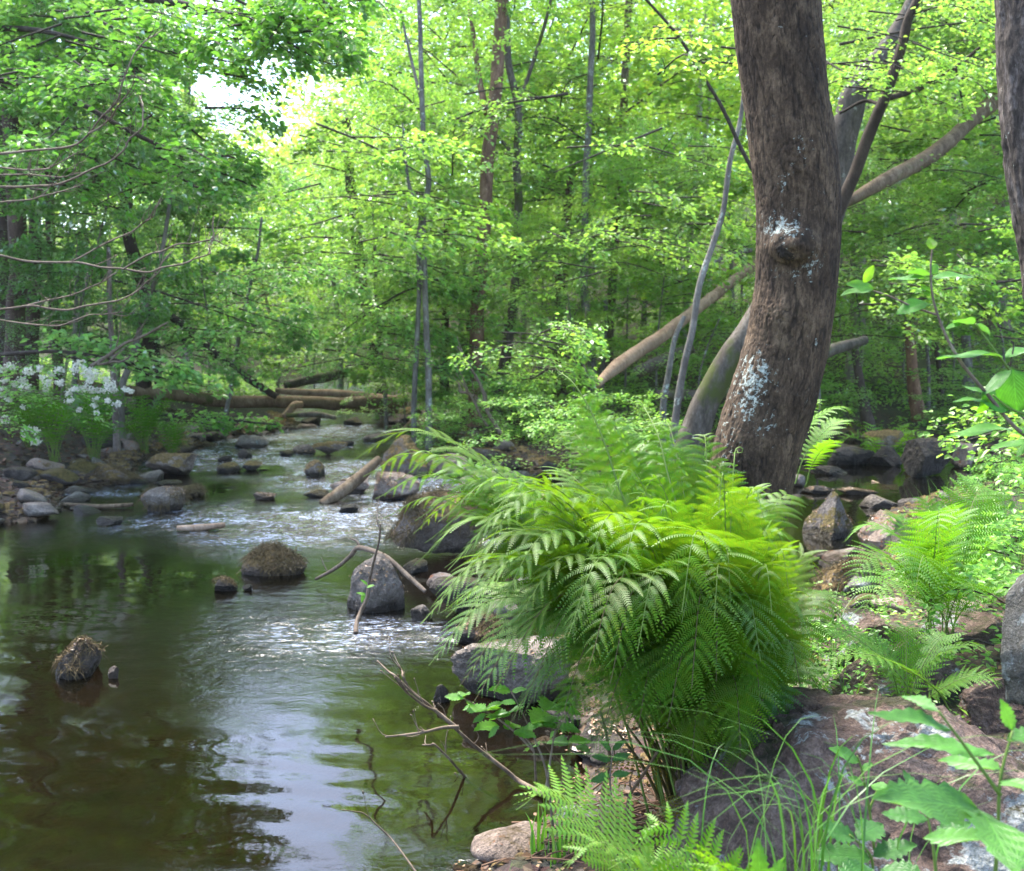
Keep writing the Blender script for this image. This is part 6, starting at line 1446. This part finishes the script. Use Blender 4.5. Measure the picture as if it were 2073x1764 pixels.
# ------------------------------------------------------------------ bare twigs, upper left
def twigs(label, paths, Y, mat='twig', name='bare_branch', cat='branch', w=(9, 3), nsub=6, seed=1, sub=(20, 70), depth=0.25, upsub=True):
    r = np.random.default_rng(seed); root = thing(name, label, cat, at(paths[0][0][0], paths[0][0][1], Y))
    for j, pp in enumerate(paths):
        yy = Y + (0 if j == 0 else r.uniform(-depth, depth))
        P = [at(x + r.normal() * 2.0, y + r.normal() * 2.0, yy + 0.1 * math.sin(i + j)) for i, (x, y) in enumerate(pp)]
        P = [q for k_ in range(len(P) - 1) for q in (P[k_], P[k_] * 0.55 + P[k_ + 1] * 0.45 + r.normal(size=3) * 0.004 * Y / 4)] + [P[-1]]
        w0 = w[0] * (1 if j == 0 else 0.7); mb = MB()
        C = tube(mb, P, [w0 / F_PX * Y / 2, w[1] / F_PX * Y / 2], 7, n=len(P) * 10, lump=0.12, seed=seed + j)
        for k in range(nsub):
            i = int(r.uniform(0.2, 0.97) * (len(C) - 1)); d = unit(C[min(i + 2, len(C) - 1)] - C[i - 2])
            L = r.uniform(*sub) / F_PX * Y; dv = unit(d + np.array([r.normal() * 0.4, r.normal() * 0.5, abs(r.normal() * 0.7) if upsub else r.normal() * 0.7]))
            q1 = C[i] + dv * L * 0.5 + r.normal(size=3) * 0.1 * L; q2 = C[i] + dv * L + np.array([0, 0, 0.15 * L])
            tube(mb, [C[i], q1, q2], [w[1] / F_PX * Y / 2 * 0.9, w[1] / F_PX * Y / 2 * 0.4], 5, n=7)
            if r.random() < 0.6:   # bud
                tube(mb, [q2, q2 + dv * 0.008], [0.0035, 0.001], 5)
        setparent_keep(mb.obj('branch', M[mat]), root)
    return root
twigs('bare curved twigs sweeping up at the upper left, uppermost of the three leafless branches', [[(-40, 312), (60, 308), (130, 298), (185, 265), (235, 205), (262, 130), (300, 80), (330, 58)], [(180, 270), (225, 240), (250, 200), (275, 165)], [(-30, 325), (40, 345), (95, 342), (130, 325), (165, 305)]], 4.6, seed=1, w=(5.5, 2), nsub=12)
twigs('bare twig curving up in a hook beside the thin trunks, second of the leafless branches', [[(-40, 380), (40, 384), (110, 372), (190, 340), (250, 305), (285, 260), (290, 215), (282, 195)], [(-20, 352), (60, 352), (130, 358), (180, 348)], [(-30, 412), (60, 405), (120, 390), (160, 375)]], 4.8, seed=2, w=(5.5, 2), nsub=12)
twigs('long bare branch with an upturned tip crossing the dark trunks, third of the leafless branches', [[(-40, 515), (50, 530), (130, 532), (210, 542), (300, 545), (370, 535), (425, 515), (435, 480), (432, 440)], [(140, 532), (200, 500), (270, 470), (310, 440), (325, 405)], [(250, 544), (300, 515), (360, 495), (420, 490), (450, 492)]], 4.4, seed=3, w=(5.5, 2), nsub=12)
twigs('lowest bare branch sweeping over the blossoms at the left', [[(-40, 625), (60, 618), (140, 628), (220, 612), (280, 590), (320, 550), (345, 510)], [(-30, 645), (60, 655), (120, 660), (180, 640), (250, 632)], [(60, 618), (130, 600), (190, 578), (230, 555)]], 4.7, seed=4, w=(5.5, 2), nsub=12)
twigs('pale broken branch slanting over the bank between the thin saplings', [[(185, 745), (230, 712), (290, 680), (340, 655)], [(200, 740), (230, 735), (260, 722)]], 9, seed=5, w=(9, 4), nsub=2)
twigs('forked dry tan twigs standing on the far bank left of the bright bush', [[(1012, 875), (990, 830), (975, 790), (950, 740), (925, 700)], [(990, 830), (965, 805), (935, 795)], [(985, 860), (975, 840), (950, 800), (930, 790)]], 11, seed=6, w=(9, 4), nsub=3)
twigs('dry white twig standing among leaf layers below the crooked dark trunk', [[(1188, 760), (1175, 720), (1155, 680), (1140, 640)], [(1178, 725), (1170, 700), (1180, 670)]], 10.5, seed=7, w=(6, 3), nsub=2)
twigs('fallen stripped branch with twigs trailing in the water below the pale slab', [[(1105, 1612), (1050, 1580), (990, 1530), (920, 1470), (860, 1420), (800, 1370), (762, 1335)], [(930, 1480), (880, 1440), (830, 1410), (795, 1370)], [(1010, 1620), (960, 1590), (910, 1540), (880, 1510), (855, 1508)], [(880, 1440), (850, 1410), (815, 1370), (808, 1345)], [(930, 1472), (860, 1480), (780, 1490)]], 2.9, seed=8, w=(11, 3.5), nsub=5, mat='twig', name='fallen_branch')
twigs('upright thin stick with green leaflets standing in the water beside the grey rock', [[(722, 1282), (735, 1235), (745, 1180), (760, 1120), (771, 1062)]], 3.9, seed=9, w=(11, 3), nsub=1, mat='twig', name='stick', cat='stick')
for (x, y, dx, dy) in ((740, 1205, -18, -8), (742, 1190, 14, -8), (738, 1200, -8, 22), (744, 1185, -12, -14)):
    o = leaf_obj(bpy.data.objects[[o.name for o in COL.objects if o.get('label', '').startswith('upright thin stick')][0]], at(x, y, 3.88), at(x + dx, y + dy, 3.86) - at(x, y, 3.88), (0, -.5, 1), 0.042, 0.02, (1.4, 1.5, .7), n=7)
twigs('grey-brown crooked stems rising between the small shrub and the fern stalks', [[(1225, 1690), (1222, 1600), (1235, 1540), (1225, 1480), (1215, 1440)], [(1265, 1680), (1275, 1610), (1330, 1520)], [(1130, 1640), (1140, 1560), (1100, 1500)]], 2.35, seed=10, w=(12, 5), nsub=1, mat='log', name='bare_sapling', cat='sapling')
twigs('thin bare twig trailing on the water at the bottom left of centre', [[(860, 1790), (790, 1700), (740, 1650), (690, 1640)]], 2.3, seed=11, w=(5, 2), nsub=1)

# heap of dead brown sticks at the bottom edge
mb = MB(); r_ = np.random.default_rng(31)
c = ground_at(1180, 1745, 0.05); 
for k in range(150):
    x = c[0] + r_.normal() * 0.22 + 0.1; y = c[1] - 0.05 + r_.normal() * 0.12; z = hz(x, y) + r_.uniform(0, 0.05); a = r_.normal() * 0.35 + 0.15; L = r_.uniform(0.05, 0.22)
    d = np.array([math.cos(a), math.sin(a), r_.normal() * 0.1]); tube(mb, [[x, y, z], np.array([x, y, z + 0.01]) + d * L * 0.5, np.array([x, y, z]) + d * L], [0.003 * r_.uniform(0.5, 1.3), 0.001], 5, n=5)
c = B0
for k in range(160):
    a = r_.uniform(0, 6.28); rr = r_.uniform(0.02, 0.32); x = c[0] + math.cos(a) * rr; y = c[1] + math.sin(a) * rr * 0.7; z = hz(x, y) + r_.uniform(0.0, 0.04); a2 = a + r_.normal() * 0.8; L = r_.uniform(0.06, 0.25)
    d = np.array([math.cos(a2), math.sin(a2) * 0.7, r_.normal() * 0.15]); tube(mb, [[x, y, z], np.array([x, y, z + 0.015]) + d * L * 0.5, np.array([x, y, z]) + d * L], [0.0025, 0.001], 5, n=5)
o = mb.obj('dead_sticks', M['twig_dark']); o.data.materials[0] = simple_mat('brown_debris', (0.14, 0.085, 0.055), 0.9, 0.1)
tag(o, 'tangle of dead brown fern stalks and sticks on the ground round the big fern', 'debris', kind='stuff')
# tan bud scales on the soil near the fern
mb = MB(); n = 700; x = r_.normal(0.25, 0.35, n); y = r_.normal(2.9, 0.5, n); sd = water_sd(x, y); ok = sd > -0.05; x, y = x[ok], y[ok]; n = len(x)
leaf_quads(mb, np.stack([x, y, np.maximum(height(x, y), 0) + 0.01], 1), unit(r_.normal(size=(n, 3)) * [1, 1, .2]), unit(np.array([0, 0, 1]) + r_.normal(scale=.3, size=(n, 3))), r_.uniform(0.008, 0.016, n), wr=0.8)
o = mb.obj('bud_scales', M['scale'], smooth=False); tag(o, 'tan bud scales scattered on the wet soil beside the fern stalks', 'bud scales', kind='stuff')

# ------------------------------------------------------------------ grass
def grass(label, bases, nb, hgt, w, color, lean=0.5, seed=1, spread=0.05, maxb=None):
    r = np.random.default_rng(seed); mb = MB()
    for b in bases:
        for k in range(nb):
            p = np.array(b) + r.normal(size=3) * [spread, spread, 0]; a = r.uniform(0, 6.28); h = hgt * r.uniform(0.5, 1.15); ln = lean * h * r.uniform(0.2, 1.2)
            d = np.array([math.cos(a), math.sin(a) * 0.7, 0]); t = np.linspace(0, 1, 7)[:, None]
            C = p + np.array([0, 0, 1]) * h * (t - 0.35 * lean * t ** 3) + d * ln * t ** 2.2
            s = unit(np.cross(d, [0, 0, 1.0]) + 0.5 * r.normal(size=3) * [1, 1, 0]) * w * (1 - t ** 2 * 0.95) * 0.5
            V = np.concatenate([C - s, C + s]); i = np.arange(6)[:, None]; mb.add(V, np.concatenate([i, i + 7, i + 8, i + 1], 1))
    o = mb.obj('grass', M['grass']); o.color = tuple(color) + (1,)
    return tag(o, label, 'grass', kind='stuff')
gb = []
r_ = np.random.default_rng(8)
for k in range(15):
    p = at(r_.uniform(1500, 1860), r_.uniform(1770, 1850), r_.uniform(1.40, 1.62)); gb.append(p)
grass('long thin green grass blades arching in front of the big boulder', gb, 3, 0.44, 0.0040, (0.8, 1.0, 0.85), 1.1, 2, 0.035)
gb = []
for k in range(60):
    p = at(r_.uniform(1880, 2080), 1120, r_.uniform(4.6, 5.6)); p[2] = hz(p[0], p[1]); gb.append(p)
grass('tall fine grass clump at the right, above the ferns beside the pool', gb, 9, 0.55, 0.004, (1.0, 1.2, 1.1), 0.35, 3, 0.05)
gb = []
for k in range(12):
    p = at(r_.uniform(1600, 1720), 1280, r_.uniform(2.9, 3.6)); p[2] = hz(p[0], p[1]); gb.append(p)
grass('sparse grass blades between the main trunk and the rusty moss rock', gb, 4, 0.40, 0.004, (0.95, 1.15, 0.9), 0.6, 4, 0.03)
gb = []
for k in range(8):
    p = ground_at(r_.uniform(1100, 1180), r_.uniform(1755, 1800), 0.03); p[2] = hz(p[0], p[1]); gb.append(p)
gb += [at(890, 1790, 2.2) * [1, 1, 0] + [0, 0, -0.03], at(960, 1790, 2.2) * [1, 1, 0], at(1000, 1790, 2.2) * [1, 1, 0]]
grass('short green blades at the bottom edge beside the water', gb, 5, 0.16, 0.008, (1.0, 1.2, 0.7), 0.4, 5, 0.03)
gb = []
for k in range(40):
    p = ground_at(r_.uniform(1250, 1430), r_.uniform(930, 985), 0.2); p[2] = hz(p[0], p[1]); gb.append(p)
grass('soft grass at the right foot of the bright round bush', gb, 10, 0.32, 0.006, (1.1, 1.3, 0.9), 0.5, 6, 0.12)

# ------------------------------------------------------------------ white blossoming shrub
root = thing('flowering_shrub', 'shrub with clusters of white blossom on the left bank', 'shrub', tuple(at(60, 860, 8.6)))
r_ = np.random.default_rng(55); lf, wd, fl = MB(), MB(), MB()
arms = [((-60, 800), (60, 755), (235, 835), 8.4), ((-60, 790), (20, 740), (130, 745), 8.6), ((-60, 820), (40, 790), (180, 800), 8.5), ((-60, 850), (20, 850), (82, 905), 8.2), ((-60, 780), (70, 740), (215, 775), 8.7), ((-60, 810), (60, 790), (240, 870), 8.3), ((-60, 830), (30, 800), (120, 820), 8.3)]
for a, b_, c_, Y in arms:
    P = [at(a[0], a[1], Y), at(b_[0], b_[1], Y - 0.1), at(c_[0], c_[1], Y - 0.2)]
    spray(lf, wd, P, 0.18, 110, 0.050, r_, thick=0.006, twigs=14, two=False, thicklayer=0.04)
for (x, y, s) in [(5, 748, 14), (22, 742, 18), (60, 752, 16), (80, 745, 10), (44, 770, 14), (85, 765, 9), (105, 758, 12), (122, 750, 14), (160, 738, 18), (175, 752, 20), (190, 758, 18), (150, 750, 10), (182, 770, 12), (215, 768, 14), (222, 780, 16), (228, 790, 14), (95, 775, 10), (120, 775, 12), (168, 785, 18), (188, 790, 14), (205, 792, 10), (150, 788, 12),
                  (30, 778, 12), (50, 785, 14), (10, 770, 10), (5, 800, 10), (18, 808, 10), (138, 798, 12), (140, 812, 10), (194, 808, 10), (218, 812, 9), (238, 818, 12), (252, 788, 9), (262, 792, 9), (195, 835, 8), (160, 830, 7), (10, 850, 12), (55, 868, 12), (70, 872, 14), (72, 895, 14), (50, 880, 9), (5, 788, 9), (92, 790, 8), (48, 825, 7), (192, 822, 8)]:
    c = at(x, y, 8.3 + r_.uniform(-.2, .2)); n = int(s * 5); R_ = s / F_PX * 8.3 * 0.8
    d = unit(r_.normal(size=(n, 3))); C = c + d * R_ * r_.uniform(0.3, 1, n)[:, None] * [1, 1, 0.7]
    leaf_quads(fl, C, unit(r_.normal(size=(n, 3))), unit(d + [0, -.4, .6]), r_.uniform(0.014, 0.024, n), wr=1.0)
setparent_keep(wd.obj('branches', M['twig']), root)
o = lf.obj('foliage', M['leaf'], smooth=False); o.color = (0.9, 1.15, 0.8, 1); setparent_keep(o, root)
o = fl.obj('blossom', M['petal'], smooth=False); o.color = (1, 1, 1, 1); setparent_keep(o, root)
o['kind'] = 'stuff'

for (px, py, Y, v, sc_, colr, lab) in [(1640, 1480, 2.5, 0, 0.34, (0.9, 1.1, 0.8), 'low leafy herb clump at the left shoulder of the big boulder'), (1700, 1330, 3.1, 1, 0.5, (0.9, 1.1, 0.8), 'low leafy herb clump between the trunk and the rusty moss rock'),
       (2040, 1270, 3.2, 2, 0.7, (1.0, 1.2, 0.9), 'green herb clump at the right edge just above the grey boulder'), (1960, 1120, 4.4, 0, 0.8, (1.0, 1.2, 0.9), 'leafy herb clump at the foot of the tall grass'), (2060, 1180, 3.8, 1, 0.8, (1.1, 1.3, 1.0), 'pale leafy herb clump at the right edge behind the ferns'),
       (1600, 1600, 2.2, 2, 0.30, (0.8, 1.0, 0.7), 'small herb clump between the fern stalks and the big boulder')]:
    p = at(px, py, Y); p[2] = hz(p[0], p[1]); rt = thing('herb_plant', lab, 'plant', p); crown_on(rt, HERB[v], sc_, colr)

# dark earth-coloured browned old fronds hanging round the base of the big fern
brk = [o for o in COL.objects if o.get('label', '').startswith('huge bright green fern')][0]
for (px, py, Y) in ((1180, 1610, 2.35), (1560, 1640, 2.45), (1340, 1690, 2.25)):
    add_frond(brk, arch(B0, at(px, py, Y), 0.25), (1.5, 0.6, 0.6), 'stem_base', label='withered brown frond', Lmax=0.07, npairs=22, nlobe=8, r=rf_, t0=0.3, stalk=0.003, droop=0.8, n=40, fullness=0.7)
